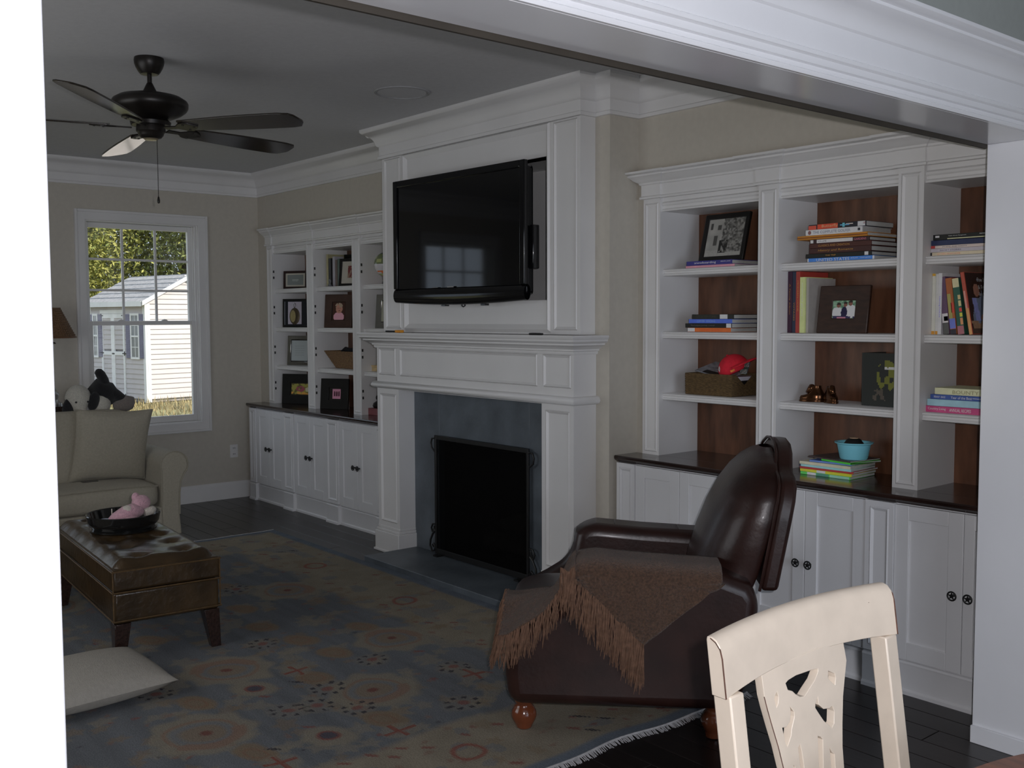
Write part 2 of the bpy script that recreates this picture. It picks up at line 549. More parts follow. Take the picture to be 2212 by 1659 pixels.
# ------------------------------------------------------------------ windows
def window(name, y0, y1):
    r = struct_root(name)
    cw = .075
    # casing: back-banded boards around the opening
    g = G().box(XW, XW + .018, y0 - cw, y0 + .004, WZ0 - cw, WZ1 + cw)
    build('casing', g, WHITE, r, bevel=.003)
    build('casing', G().box(XW, XW + .018, y1 - .004, y1 + cw, WZ0 - cw, WZ1 + cw), WHITE, r, bevel=.003)
    build('casing', G().box(XW, XW + .0178, y0, y1, WZ1 - .004, WZ1 + cw), WHITE, r, bevel=.003)
    build('casing', G().box(XW, XW + .0178, y0, y1, WZ0 - cw, WZ0 + .004), WHITE, r, bevel=.003)
    g = G()
    a, b, c, d = y0 - cw, y1 + cw, WZ0 - cw, WZ1 + cw
    for q in ((a, a + .02, c, d), (b - .02, b, c, d), (a + .0202, b - .0202, d - .02, d), (a + .0202, b - .0202, c, c + .02)):
        g.box(XW + .018, XW + .030, *q)
    build('back_band', g, WHITE, r, bevel=.003)
    # jamb liner with two sash tracks
    g = G()
    for q in ((y0, y0 + .012), (y1 - .012, y1)):
        g.box(XW - .16, XW, q[0], q[1], WZ0, WZ1)
    g.box(XW - .16, XW, y0 + .012, y1 - .012, WZ1 - .012, WZ1)
    g.box(XW - .16, XW - .0, y0 + .012, y1 - .012, WZ0, WZ0 + .014)
    for yy in (y0 + .012, y1 - .026):
        g.box(XW - .030, XW - .018, yy, yy + .014, WZ0 + .014, WZ1 - .012)
        g.box(XW - .078, XW - .070, yy, yy + .014, WZ0 + .014, WZ1 - .012)
    build('jamb', g, WHITE, r, bevel=.0015)
    ya, yb = y0 + .014, y1 - .014
    zm = 1.488
    def sash(nm, x, z0, z1, top, bot, st):
        g = G()
        g.box(x, x + .036, ya, ya + st, z0, z1)
        g.box(x, x + .036, yb - st, yb, z0, z1)
        g.box(x, x + .036, ya + st, yb - st, z1 - top, z1)
        g.box(x, x + .036, ya + st, yb - st, z0, z0 + bot)
        return build(nm, g, WHITE, r, bevel=.003)
    up = sash('upper_sash', XW - .118, zm - .014, WZ1 - .013, .040, .032, .040)
    lo = sash('lower_sash', XW - .068, WZ0 + .016, zm + .016, .032, .050, .042)
    x = XW - .104
    gy0, gy1, gz0, gz1 = ya + .040, yb - .040, zm + .018, WZ1 - .053
    for i in (1, 2):
        yy = gy0 + (gy1 - gy0) * i / 3
        build('muntin', G().box(x - .009, x + .009, yy - .009, yy + .009, gz0, gz1), WHITE, up, bevel=.002)
        zz = gz0 + (gz1 - gz0) * i / 3
        build('muntin', G().box(x - .0085, x + .0085, gy0, gy1, zz - .009, zz + .009), WHITE, up, bevel=.002)
    for i in range(3):
        for j in range(3):
            build('pane', G().box(x - .002, x + .002, gy0 + (gy1 - gy0) * i / 3 + .009, gy0 + (gy1 - gy0) * (i + 1) / 3 - .009, gz0 + (gz1 - gz0) * j / 3 + .009, gz0 + (gz1 - gz0) * (j + 1) / 3 - .009), GLASS, up, smooth=0)
    x = XW - .052
    build('pane', G().box(x - .002, x + .002, ya + .042, yb - .042, WZ0 + .066, zm - .016), GLASS, lo, smooth=0)
    for t in (.30, .70):
        yy = ya + (yb - ya) * t
        g = G().prism([(yy - .030, zm + .016), (yy + .030, zm + .016), (yy + .014, zm + .026), (yy, zm + .032), (yy - .014, zm + .026)], 'x', XW - .062, XW - .036)
        build('sash_lock', g, WHITE, lo, bevel=.002)
    return r
window('window_1', *WIN[0])
window('window_2', *WIN[1])

# ------------------------------------------------------------------ fireplace
def moulding_frame(g, x0, x1, z0, z1, y, w=.016, d=.010):
    "picture-frame bead on a face looking to -y, mitred"
    o = [(x0, z0), (x1, z0), (x1, z1), (x0, z1)]
    i = [(x0 + w, z0 + w), (x1 - w, z0 + w), (x1 - w, z1 - w), (x0 + w, z1 - w)]
    m = [(x0 + w * .4, z0 + w * .4), (x1 - w * .4, z0 + w * .4), (x1 - w * .4, z1 - w * .4), (x0 + w * .4, z1 - w * .4)]
    vs = [(p[0], y, p[1]) for p in o] + [(p[0], y - d, p[1]) for p in m] + [(p[0], y - .001, p[1]) for p in i]
    fs = []
    for a, b in ((0, 4), (4, 8)):
        for k in range(4):
            fs.append((a + k, a + (k + 1) % 4, b + (k + 1) % 4, b + k))
    for k in range(4):
        fs.append((8 + k, 8 + (k + 1) % 4, (k + 1) % 4, k))
    g.add(vs, fs)

def panelled(g, x0, x1, z0, z1, yf, yb, st, rt, rb, rec=.010):
    "a board with one recessed panel framed by a bead"
    g.box(x0, x0 + st, yf, yb, z0, z1)
    g.box(x1 - st, x1, yf, yb, z0, z1)
    g.box(x0 + st, x1 - st, yf, yb, z1 - rt, z1)
    g.box(x0 + st, x1 - st, yf, yb, z0, z0 + rb)
    g.box(x0 + st, x1 - st, yf + rec, yb, z0 + rb, z1 - rt)
    moulding_frame(g, x0 + st, x1 - st, z0 + rb, z1 - rt, yf + rec, w=.018, d=rec + .003)

YL = 3.565
mp = thing('fireplace_mantel', 'white panelled mantel around the slate fireplace, below the television', 'mantelpiece', (-4.72, YL, 0))
for x0, x1 in ((-5.655, -5.405), (-4.035, -3.787)):
    g = G()
    panelled(g, x0, x1, .17, 1.066, YL, YB, .030, .030, .030)
    lg = build('pilaster', g, WHITE, mp)
    g = G().box(x0 - .018, x1 + .012, YL - .020, YB, 0, .135)
    g.box(x0 - .010, x1 + .006, YL - .012, YB, .135, .152)
    g.box(x0 - .004, x1 + .002, YL - .005, YB, .152, .170)
    g.box(x0 - .026, x1 + .016, YL - .028, YB, 0, .016)
    build('plinth', g, WHITE, lg, bevel=.004)
g = G()
panelled(g, -5.655, -5.415, 1.135, 1.345, YL, YB, .020, .014, .020, .008)
panelled(g, -4.045, -3.787, 1.135, 1.345, YL, YB, .020, .014, .020, .008)
panelled(g, -5.415, -4.045, 1.135, 1.345, YL, YB, .024, .014, .020, .008)
g.box(-5.655, -3.787, YL, YB, 1.066, 1.135)
build('frieze', g, WHITE, mp)
tor = [(0, 1.070), (.012, 1.070), (.026, 1.076), (.032, 1.090), (.026, 1.106), (.012, 1.114), (0, 1.114)]
build('torus_moulding', G().sweep([(-5.655, YB), (-5.655, YL), (-3.787, YL), (-3.787, YB)], tor), WHITE, mp, smooth=50)
shp = [(0, 1.330), (.010, 1.330), (.014, 1.338), (.014, 1.346), (.024, 1.350), (.024, 1.358), (.032, 1.362), (.048, 1.374), (.066, 1.380), (.066, 1.388), (.078, 1.392),
       (.086, 1.400), (.086, 1.408), (.092, 1.414), (.095, 1.422), (.092, 1.430), (0, 1.430)]
build('mantel_shelf', G().sweep([(-5.655, YB), (-5.655, YL), (-3.787, YL), (-3.787, YB)], shp), WHITE, mp, smooth=35)
build('shelf_top', G().box(-5.72, -3.72, 3.50, YB, 1.405, 1.4295), WHITE, mp)

om = thing('overmantel', 'white panelled overmantel with a niche behind the television', 'wall panel', (-4.72, 3.62, 1.43))
yo = 3.62
g = G()
panelled(g, -5.655, -5.425, 1.432, 2.560, yo, YB, .024, .022, .022, .008)
build('side_panel', g, WHITE, om)
g = G()
panelled(g, -4.025, -3.795, 1.432, 2.560, yo, YB, .024, .022, .022, .008)
build('side_panel', g, WHITE, om)
g = G()
yc_ = yo + .014
g.box(-5.425, -4.025, yc_, YB, 1.432, 1.615)
g.box(-5.425, -4.025, yc_, YB, 2.375, 2.560)
g.box(-5.425, -5.40, yc_, YB, 1.615, 2.375)
g.box(-4.05, -4.025, yc_, YB, 1.615, 2.375)
moulding_frame(g, -5.425, -4.025, 1.440, 2.556, yc_, w=.045, d=.020)
build('centre_panel', g, WHITE, om)
g = G()
g.box(-5.44, -5.40, yc_ + .01, 4.0, 1.60, 2.39)
g.box(-4.05, -4.01, yc_ + .01, 4.0, 1.60, 2.39)
g.box(-5.40, -4.05, yc_ + .01, 4.0, 1.60, 1.615)
g.box(-5.40, -4.05, yc_ + .01, 4.0, 2.375, 2.39)
g.box(-5.44, -4.01, 3.98, 4.0, 1.60, 2.39)
build('niche', g, WHITE, om)
build('top_rail', G().box(-5.655, -3.795, yo - .004, YB, 2.545, ZC), WHITE, om)

g = G()
g.box(-5.42, -5.135, 3.685, 3.724, .045, 1.066)
g.box(-4.275, -4.02, 3.685, 3.724, .045, 1.066)
g.box(-5.135, -4.275, 3.685, 3.724, .790, 1.066)
solo('slate_surround', g, SLATE, 'dark blue-grey slate slabs framing the firebox', 'fireplace', bevel=.002)
solo('hearth', G().box(-5.40, -3.97, 3.292, 3.70, .0005, .045), SLATE, 'grey slate hearth slab in front of the fireplace', 'hearth', bevel=.004)
fb = G()
fb.box(-5.16, -5.14, 3.725, 4.18, .045, .81)
fb.box(-4.27, -4.25, 3.725, 4.18, .045, .81)
fb.box(-5.16, -4.25, 4.16, 4.18, .045, .81)
fb.box(-5.16, -4.25, 3.70, 4.18, .030, .045)
fb.box(-5.16, -4.25, 3.725, 4.18, .79, .81)
SOOT = mat('firebrick', (.035, .030, .027), .9, noise=(18, .35), bump=(60, .3))
build('firebox', fb, SOOT, wall_back)
LOG = mat('fire_log', (.11, .095, .08), .9, noise=(14, .5), bump=(30, .5))
for pts, r, lab in (([(-4.86, 3.86, .150), (-4.66, 3.88, .170), (-4.40, 3.86, .160)], .060, 'thick bark log lying lowest in the firebox'),
                    ([(-4.62, 3.90, .24), (-4.50, 3.93, .33), (-4.34, 3.95, .43)], .048, 'grey log leaning up to the right in the firebox'),
                    ([(-4.86, 3.98, .22), (-4.70, 4.02, .28), (-4.52, 4.05, .31)], .050, 'log lying across the back of the firebox')):
    g = G().tube(pts, [r, r * 1.05, r * .9], 12)
    solo('fire_log', g, LOG, lab, 'log', 'logs in the firebox')
gr = thing('fire_grate', 'black iron grate under the logs in the firebox', 'grate', (-4.65, 3.9, .045))
for k in range(6):
    build('bar', G().tube([(-4.9 + k * .1, 3.80, .13), (-4.9 + k * .1, 3.82, .08), (-4.9 + k * .1, 4.04, .08), (-4.9 + k * .1, 4.07, .14)], .007, 6), BLACKM, gr)
build('cross_bar', G().tube([(-4.95, 3.92, .068), (-4.35, 3.92, .068)], .008, 6), BLACKM, gr)
for x, yy in ((-4.93, 3.88), (-4.37, 3.88), (-4.93, 3.96), (-4.37, 3.96)):
    build('leg', G().tube([(x, yy, .0455), (x, 3.92, .07)], .007, 6), BLACKM, gr)

fs_ = thing('fire_screen', 'black iron fire screen with scrolled corners before the firebox', 'fire screen', (-4.70, 3.66, .045))
g = G()
ysn = 3.655
g.box(-5.140, -5.122, ysn - .006, ysn + .006, .050, .795)
g.box(-4.262, -4.244, ysn - .006, ysn + .006, .050, .795)
g.box(-5.122, -4.262, ysn - .006, ysn + .006, .770, .795)
g.box(-5.122, -4.262, ysn - .006, ysn + .006, .050, .085)
build('frame', g, BLACKM, fs_, bevel=.002)
build('mesh_panel', G().box(-5.122, -4.262, ysn - .001, ysn + .001, .085, .770), mat_mix('screen_gauze', .62, 'diffuse', col=(.008, .008, .008)), fs_, smooth=0)
def spiral(cx, cz, r, a0, a1, yy, n=18, shrink=.25):
    return [(cx + r * (1 - (1 - shrink) * t) * cos(a0 + (a1 - a0) * t), yy, cz + r * (1 - (1 - shrink) * t) * sin(a0 + (a1 - a0) * t)) for t in [k / n for k in range(n + 1)]]
for sx, x in ((-1, -5.140), (1, -4.244)):
    g = G()
    g.tube([(x + sx * (p[0]), ysn, p[1]) for p in [(0, .775), (.03, .772), (.042, .745), (.036, .715), (.004, .692)]], .006, 6)
    build('top_scroll', g, BLACKM, fs_)
    g = G()
    pts = [(.004, .215)] + [(.03 + .026 * cos(t), .262 + .03 * sin(t)) for t in np.linspace(pi * .9, -pi * .9, 12)]
    g.tube([(x + sx * p[0], ysn, p[1]) for p in [(.006, .19), (.03, .17), (.055, .13), (.062, .09), (.04, .060), (.014, .066), (.006, .09), (.02, .108), (.034, .096), (.028, .084)]], .007, 6)
    g.tube([(x + sx * p[0], ysn, p[1]) for p in [(.006, .19), (.016, .205), (.012, .222)]], .006, 6)
    g.tube([(x + sx * p[0], ysn, p[1]) for p in [(.004, .235), (.03, .232), (.046, .205), (.036, .182), (.022, .186), (.024, .204)]], .006, 6)
    build('bottom_scroll', g, BLACKM, fs_)
build('foot', G().box(-5.10, -5.06, ysn - .05, ysn + .02, .0455, .056), BLACKM, fs_)
build('foot', G().box(-4.32, -4.28, ysn - .05, ysn + .02, .0455, .056), BLACKM, fs_)

lt = thing('fire_lighter', 'long dark lighter with an orange handle lying on the mantel', 'lighter', (-5.40, 3.53, 1.43))
build('barrel', G().tube([(-5.49, 3.53, 1.438), (-5.362, 3.53, 1.438)], .005, 8), BLACKM, lt)
build('handle', G().box(-5.366, -5.305, 3.515, 3.545, 1.4305, 1.447), mat('amber_plastic', K(150, 95, 25, 3), .4, noise=(90, .3)), lt, bevel=.003)
g = G().box(-4.07, -3.985, 3.505, 3.535, 1.4303, 1.441)
rm = thing('remote_control', 'small dark remote lying on the mantel shelf under the television', 'remote', (-4.03, 3.52, 1.43))
build('case', g, BLACKM, rm, bevel=.003)
build('buttons', G().box(-4.06, -4.0, 3.510, 3.528, 1.441, 1.4418), mat('remote_buttons', (.1, .1, .1), .6, noise=(400, .6)), rm)

# ------------------------------------------------------------------ television
TL, TR = Vector((-5.294, 3.463, 0)), Vector((-4.098, 3.500, 0))
tz0, tz1 = 1.612, 2.352
tdir = (TR - TL).normalized()
tang = atan2(tdir.y, tdir.x)
tw = (TR - TL).length
tv = thing('television', 'large black flat-screen television on a swivel mount above the mantel', 'television', M=Matrix.Translation((TL + TR) / 2 + Vector((0, 0, tz0))) @ Matrix.Rotation(tang, 4, 'Z'))
PIANO = mat('piano_black', (.006, .006, .007), .10, noise=(3, .1), spec=.5)
SCREEN = mat('lcd_screen', (.005, .005, .006), .05, noise=(3, .1), spec=.55)
hw, th = tw / 2, tz1 - tz0
g = G()
g.box(-hw, -hw + .040, 0, .030, .085, th)
g.box(hw - .040, hw, 0, .030, .085, th)
g.box(-hw + .040, hw - .040, 0, .030, th - .040, th)
build('bezel', g, PIANO, tv, local=True, bevel=.005, seg=3)
g = G()
def lowbar(u, v):
    x = -hw + 2 * hw * u
    sag = .018 * (1 - (2 * u - 1) ** 2)
    a = v * 2 * pi
    return (x, .022 + .024 * cos(a), .045 - sag * .5 + (.042 + sag * .5) * sin(a))
g.grid(lowbar, 24, 16, cv=True)
n0 = len(g.v)
build('speaker_bar', g, PIANO, tv, local=True, smooth=50)
build('screen', G().box(-hw + .040, hw - .040, .010, .028, .085, th - .040), SCREEN, tv, local=True, smooth=0)
build('cabinet', G().box(-hw + .02, hw - .02, .030, .095, .03, th - .02), PIANO, tv, local=True, bevel=.02, seg=3)
for x in (-.14, .22):
    build('vent_tab', G().box(x - .02, x + .02, .03, .06, -.022, .004), PIANO, tv, local=True, bevel=.002)
build('sensor', G().lathe([(.004, -.030), (.014, -.022), (.014, 0)], 12, (.03, .045, 0)), PIANO, tv, local=True)
build('logo', G().box(-.062, -.002, -.0022, 0, .084, .091), mat('logo_silver', (.3, .3, .3), .4, noise=(500, .5)), tv, local=True, smooth=0)
build('status_light', G().box(-.20, -.15, -.0020, 0, .085, .0885), mat('smoked_plastic', (.12, .11, .09), .2, noise=(50, .2)), tv, local=True, smooth=0)
build('cable_box', G().box(hw - .005, hw + .022, .045, .09, .17, .40), PIANO, tv, local=True, bevel=.004)
g = G().box(-.22, .22, .095, .11, .20, .55)
g.box(-.03, .03, .11, .40, .34, .40)
g.box(-.15, .15, .395, .415, .22, .52)
build('wall_mount', g, BLACKM, tv, local=True)

# ------------------------------------------------------------------ built-in bookcases
BKF, BKB = 3.92, 4.225          # face of the stiles, face of the back panel
ZT = 0.809                      # counter top
SH = (1.130, 1.447, 1.765)

def shelf_board(g, x0, x1, zt):
    y0 = 3.945
    pr = [(y0 + .004, zt), (y0, zt - .003), (y0, zt - .009), (y0 + .006, zt - .013), (y0 + .006, zt - .021), (y0, zt - .025), (y0, zt - .032), (y0 + .005, zt - .035), (BKB, zt - .035), (BKB, zt)]
    g.prism(pr, 'x', x0, x1)

def bookcase(label, loc, stiles, xend, crown_ends):
    bc = thing('bookcase', label, 'bookcase', loc)
    for i, (x0, x1) in enumerate(stiles):
        g = G()
        panelled(g, x0, x1, ZT, 2.135, BKF, BKF + .05, .012, .030, .014, .004)
        st = build('stile', g, WHITE, bc)
        g = G()
        a = x0 + .008 if i else x0 + .035
        g.box(a, x1, BKF + .05, BKB, ZT, 2.135)
        build('side_panel', g, WHITE, bc)
    bays = [(stiles[i][1], stiles[i + 1][0]) for i in range(len(stiles) - 1)]
    for x0, x1 in bays:
        for z in SH:
            g = G()
            shelf_board(g, x0 + .0005, x1 + .008, z)
            build('shelf', g, WHITE, bc)
        build('back_panel', G().box(x0, x1 + .008, BKB, BKB + .016, ZT, 2.14), BROWNB, bc, smooth=0)
        pr = [(BKF + .022, 2.135), (BKF + .022, 2.108), (BKF + .012, 2.100), (BKF + .012, 2.090), (BKF + .020, 2.084), (BKF + .020, 2.072), (BKF + .012, 2.066), (BKF + .012, 2.058), (BKB, 2.058), (BKB, 2.135)]
        build('head_rail', G().prism(pr, 'x', x0, x1), WHITE, bc)
    xa, xb = stiles[0][0], xend
    cr = [(0, 2.125), (.010, 2.127), (.012, 2.136), (.004, 2.142), (.004, 2.196), (.012, 2.200), (.014, 2.208), (.022, 2.212), (.034, 2.220), (.048, 2.234), (.056, 2.238), (.058, 2.246), (.074, 2.252), (.078, 2.262), (0, 2.262)]
    path = [(xa, BKB)] if crown_ends else []
    path += [(xa, BKF)]
    for x0, x1 in stiles:
        if x0 > xa + .01:
            path += [(x0 - .006, BKF), (x0 - .006, BKF - .010)]
        else:
            path[-1] = (x0, BKF - .010)
            if crown_ends:
                path[0] = (x0, BKF + .03)
        if x1 < xb - .02:
            path += [(x1 + .006, BKF - .010), (x1 + .006, BKF)]
    path += [(xb, path[-1][1])]
    build('crown', G().sweep(path, cr), WHITE, bc, smooth=35)
    build('top_board', G().box(xa, xb, BKF + .001, BKB, 2.135, 2.20), WHITE, bc)
    return bc, bays

LS = [(-7.925, -7.825), (-7.242, -7.128), (-6.548, -6.434), (-5.860, -5.752)]
RS = [(-3.638, -3.524), (-2.918, -2.807), (-2.224, -2.112), (-1.802, -1.692)]
lbc, lbays = bookcase('white built-in bookcase left of the fireplace, dark counter below', (-6.84, BKF, ZT), LS, -5.752, False)
rbc, rbays = bookcase('white built-in bookcase right of the fireplace with brown back panels', (-2.66, BKF, ZT), RS, -1.692, True)
# dark slots of the shelf standards, on the side panels of the left case
SLOT = mat('shelf_standard', (.03, .03, .03), .5, noise=(40, .2))
for x0, x1 in lbays:
    for z in (.925, .975, 1.225, 1.275, 1.555, 1.605, 1.85, 1.90):
        build('peg_slot', G().box(x0 - .001, x0 + .0025, 3.926, 3.938, z, z + .020), SLOT, lbc, smooth=0)

def counter(x0, x1, label):
    pr = [(3.756, ZT - .006), (3.760, ZT), (3.925, ZT), (3.925, ZT - .034), (3.776, ZT - .034), (3.770, ZT - .028), (3.762, ZT - .024), (3.756, ZT - .016)]
    vs = G().prism(pr, 'x', x0, x1)
    vs.box(-7.940 if x1 < -4 else -3.640, x1, 3.925, 4.295, ZT - .034, ZT)
    return solo('countertop', vs, DARKW, label, 'countertop', bevel=.0015, smooth=30)
counter(-8.03, -5.76, 'long dark espresso counter of the bookcase left of the fireplace')
counter(-3.685, -1.692, 'long dark espresso counter of the bookcase right of the fireplace')

def star_knob(x, y, z, parent):
    g = G()
    M0 = Matrix.Translation((x, y, z)) @ Matrix.Rotation(pi / 2, 4, 'X')
    def ring(u, v):
        a, b = 2 * pi * u, 2 * pi * v
        r = .0165 + .0032 * cos(b)
        return M0 @ Vector((r * cos(a), r * sin(a), .022 + .003 * sin(b)))
    g.grid(ring, 24, 8, cu=True, cv=True)
    pts = []
    for k in range(10):
        r = .0155 if k % 2 == 0 else .0058
        a = pi / 2 + k * pi / 5
        pts.append((r * cos(a), r * sin(a)))
    n0 = len(g.v)
    g.prism(pts, 'z', .0195, .0245)
    g.xf(M0, n0)
    n0 = len(g.v)
    g.lathe([(.006, 0), (.005, .01), (.005, .020)], 10)
    g.xf(M0, n0)
    return build('knob', g, BLACKM, parent, smooth=30)

YC = 3.788
def cabinet(label, x0, x1, xs, group, strips=()):
    "a base cabinet of two panelled doors over a plinth"
    c = thing('base_cabinet', label, 'cabinet', ((x0 + x1) / 2, YC, 0), 0, group)
    g = G().box(x0, x1, YC + .004, 4.27, .02, ZT - .036)
    build('carcass', g, CABW, c)
    pl = [(YC + .006, .137), (YC - .002, .134), (YC - .006, .126), (YC - .003, .118), (YC - .003, .022), (YC - .011, .014), (YC - .011, 0), (4.2, 0), (4.2, .137)]
    build('plinth', G().prism(pl, 'x', x0, x1), CABW, c, smooth=30)
    for a, b, side in ((x0, xs, 1), (xs, x1, -1)):
        a, b = a + .0015, b - .0015
        if b - a < .03:
            continue
        st = min(.060, (b - a) * .3)
        g = G()
        z0, z1 = .145, ZT - .040
        g.box(a, a + st, YC - .018, YC, z0, z1)
        g.box(b - st, b, YC - .018, YC, z0, z1)
        g.box(a + st, b - st, YC - .018, YC, z1 - .058, z1)
        g.box(a + st, b - st, YC - .018, YC, z0, z0 + .070)
        d = build('door', g, CABW, c, bevel=.002)
        build('door_panel', G().box(a + st - .002, b - st + .002, YC - .009, YC - .002, z0 + .068, z1 - .056), CABW, d, smooth=0)
        star_knob((xs - .031) if side == 1 else (xs + .031), YC - .018, .450, d)
    for a, b in strips:
        g = G()
        panelled(g, a, b, .150, ZT - .036, 3.762, YC + .01, .018, .022, .02, .006)
        s = build('pilaster', g, CABW, c)
        pl2 = [(p[0] - .026, p[1]) if p[0] < 3.9 else (YC + .02, p[1]) for p in pl]
        build('pilaster_plinth', G().prism([(q[0], q[1] + (.006 if q[1] > .1 else 0)) for q in pl2], 'x', a + .0005, b - .0005), CABW, s, smooth=30)
    return c

GL, GR = 'base cabinets left of the fireplace', 'base cabinets right of the fireplace'
cabinet('white two-door cabinet left of the fireplace, the one by the window wall', -7.875, -7.375, -7.630, GL, [(-7.985, -7.875)])
cabinet('white two-door cabinet left of the fireplace, middle of three', -7.215, -6.690, -6.952, GL, [(-7.375, -7.215)])
cabinet('white two-door cabinet left of the fireplace, the one against the mantel', -6.520, -6.00, -6.258, GL, [(-6.690, -6.520), (-6.00, -5.77)])
cabinet('white two-door cabinet behind the leather recliner, next to the mantel', -3.548, -2.965, -3.256, GR, [(-3.672, -3.548)])
cabinet('white two-door cabinet with star knobs, right behind the recliner back', -2.835, -2.250, -2.543, GR, [(-2.965, -2.835)])
cabinet('white two-door cabinet behind the cream chair, beside the right jamb', -2.125, -1.70, -1.840, GR, [(-2.250, -2.125)])

# ------------------------------------------------------------------ ceiling fan, ceiling speaker, outlet
FX, FY = -4.789, 1.794
fan = thing('ceiling_fan', 'dark bronze five-blade ceiling fan with a pull chain', 'ceiling fan', (FX, FY, ZC))
def lathe_at(z0, prof, n=32, x=FX, y=FY):
    return G().lathe([(r, z) for r, z in prof], n, (x, y, z0))
build('canopy', lathe_at(0, [(.022, 2.658), (.040, 2.660), (.050, 2.672), (.060, 2.690), (.066, 2.706), (.068, 2.722), (.066, ZC - .0005)]), BRONZE, fan)
build('downrod', lathe_at(0, [(.0105, 2.56), (.0105, 2.66)], 16), BRONZE, fan)
build('yoke_cover', lathe_at(0, [(.034, 2.570), (.032, 2.580), (.014, 2.618), (.011, 2.622)], 24), BRONZE, fan)
build('motor_housing', lathe_at(0, [(.060, 2.452), (.105, 2.462), (.140, 2.478), (.163, 2.496), (.171, 2.510), (.172, 2.528), (.166, 2.540), (.140, 2.556), (.090, 2.568), (.034, 2.574)], 40), BRONZE, fan)
build('flywheel', lathe_at(0, [(.060, 2.420), (.088, 2.424), (.092, 2.440), (.075, 2.456)], 32), BRONZE, fan)
build('switch_housing', lathe_at(0, [(.030, 2.364), (.046, 2.368), (.056, 2.380), (.060, 2.392), (.066, 2.396), (.066, 2.410), (.064, 2.424)], 32), BRONZE, fan)
build('light_cap', lathe_at(0, [(.004, 2.356), (.028, 2.358), (.034, 2.364), (.030, 2.366)], 24), mat('cap_brass', (.36, .30, .20), .35, metal=.6, noise=(20, .1)), fan)
BLADE_D = mat('blade_dark_walnut', (.022, .017, .012), .14, noise=(4, .5), stretch=(3, 22, 3), coat=.4)
tilt = [-.022, -.004, -.020, .024, .026]
for k, a in enumerate([29.2, 101.2, 173.2, -42.8, -114.8]):
    A = radians(a)
    M = Matrix.Translation((FX, FY, 2.418)) @ Matrix.Rotation(A, 4, 'Z') @ Matrix.Rotation(-math.asin(tilt[k] / .8), 4, 'Y') @ Matrix.Rotation(radians(-12), 4, 'X')
    r0, r1 = .185, .812
    out = []
    n = 10
    up, dn = [], []
    for i in range(n + 1):
        t = i / n
        x = r0 + (r1 - .075 - r0) * t
        w = .052 + .024 * sin(min(1, t * 1.25) * pi / 2)
        up.append((x, w))
        dn.append((x, -w))
    tip = [(r1 - .030, .068), (r1, .030), (r1 + .004, .012), (r1 - .005, -.045), (r1 - .022, -.066)]
    pts = dn + tip[::-1] + up[::-1]
    g = G().prism(pts, 'z', -.004, .004)
    g.xf(M)
    bl = build('blade', g, BLADE_D, fan, bevel=.0015)
    g = G()
    iron = [(.085, -.016), (.150, -.012), (.185, -.040), (.215, -.046), (.252, -.020), (.270, 0), (.252, .020), (.215, .046), (.185, .040), (.150, .012), (.085, .016)]
    g.prism(iron, 'z', -.011, -.0045)
    for sx, sy in ((.205, .028), (.205, -.028), (.248, 0)):
        g.lathe([(.005, -.014), (.006, -.011), (.006, -.004)], 10, (sx, sy, 0))
    g.xf(M)
    build('blade_iron', g, BRONZE, bl, bevel=.001)
g = G()
for i in range(60):
    g.ell((FX + .016, FY + .022, 2.362 - i * .0045), (.0022, .0022, .0022), 6, 4)
build('pull_chain', g, BRONZE, fan)
build('chain_pull', G().lathe([(.002, 2.064), (.006, 2.068), (.0065, 2.078), (.004, 2.092), (.002, 2.098)], 12, (FX + .016, FY + .022, 0)), BRONZE, fan)

sp = thing('ceiling_speaker', 'round flush speaker grille in the ceiling between fan and fireplace', 'speaker', (-4.65, 3.11, ZC))
build('grille', G().lathe([(.001, ZC - .005), (.132, ZC - .004), (.134, ZC - .0005)], 48, (-4.65, 3.11, 0)), mat('speaker_grille', (.60, .60, .61), .85, noise=(600, .12)), sp)
build('trim_ring', G().lathe([(.137, ZC - .0005), (.137, ZC - .007), (.149, ZC - .006), (.152, ZC - .0005)], 48, (-4.65, 3.11, 0), caps=False), mat('speaker_ring', (.40, .40, .41), .6, noise=(40, .1)), sp)

ou = thing('wall_outlet', 'white electrical outlet low on the wall right of the window', 'outlet', (XW, 3.673, .36))
build('cover_plate', G().box(XW, XW + .006, 3.638, 3.708, .345, .455), WHITE, ou, bevel=.002)
for z in (.375, .425):
    build('receptacle', G().box(XW + .006, XW + .0075, 3.658, 3.688, z - .015, z + .015), WHITE, ou, bevel=.001)
    g = G()
    g.box(XW + .0075, XW + .0080, 3.664, 3.668, z - .006, z + .006)
    g.box(XW + .0075, XW + .0080, 3.678, 3.682, z - .006, z + .006)
    build('slot', g, BLACKM, ou, smooth=0)

# ------------------------------------------------------------------ rug
RX0, RX1, RY0, RY1 = -6.635, -2.475, .39, 3.292
c_field, c_beige, c_edge = np.array((.165, .176, .190)), np.array((.285, .252, .196)), np.array((.155, .180, .215))
c_red, c_dark, c_tan, c_lt = np.array((.235, .100, .085)), np.array((.055, .052, .062)), np.array((.245, .185, .125)), np.array((.275, .248, .195))
MED = [(-4.08, 1.8), (-3.97, 2.58), (-5.07, 2.6), (-3.48, 2.15), (-3.5, 1.45), (-4.6, 1.0), (-5.6, 1.5), (-5.75, 2.2), (-5.2, .8)]
SMALL = [(-3.8, 1.79), (-3.19, 1.79), (-4.4, 1.42), (-5.3, 1.9)]
TAN = [(-4.56, 2.18), (-4.25, 2.24), (-3.77, 2.04), (-3.22, 1.52), (-3.2, 2.03), (-3.8, 1.54), (-4.22, 2.57), (-3.99, 2.27), (-4.9, 2.25), (-5.4, 2.35), (-4.7, 1.7)]
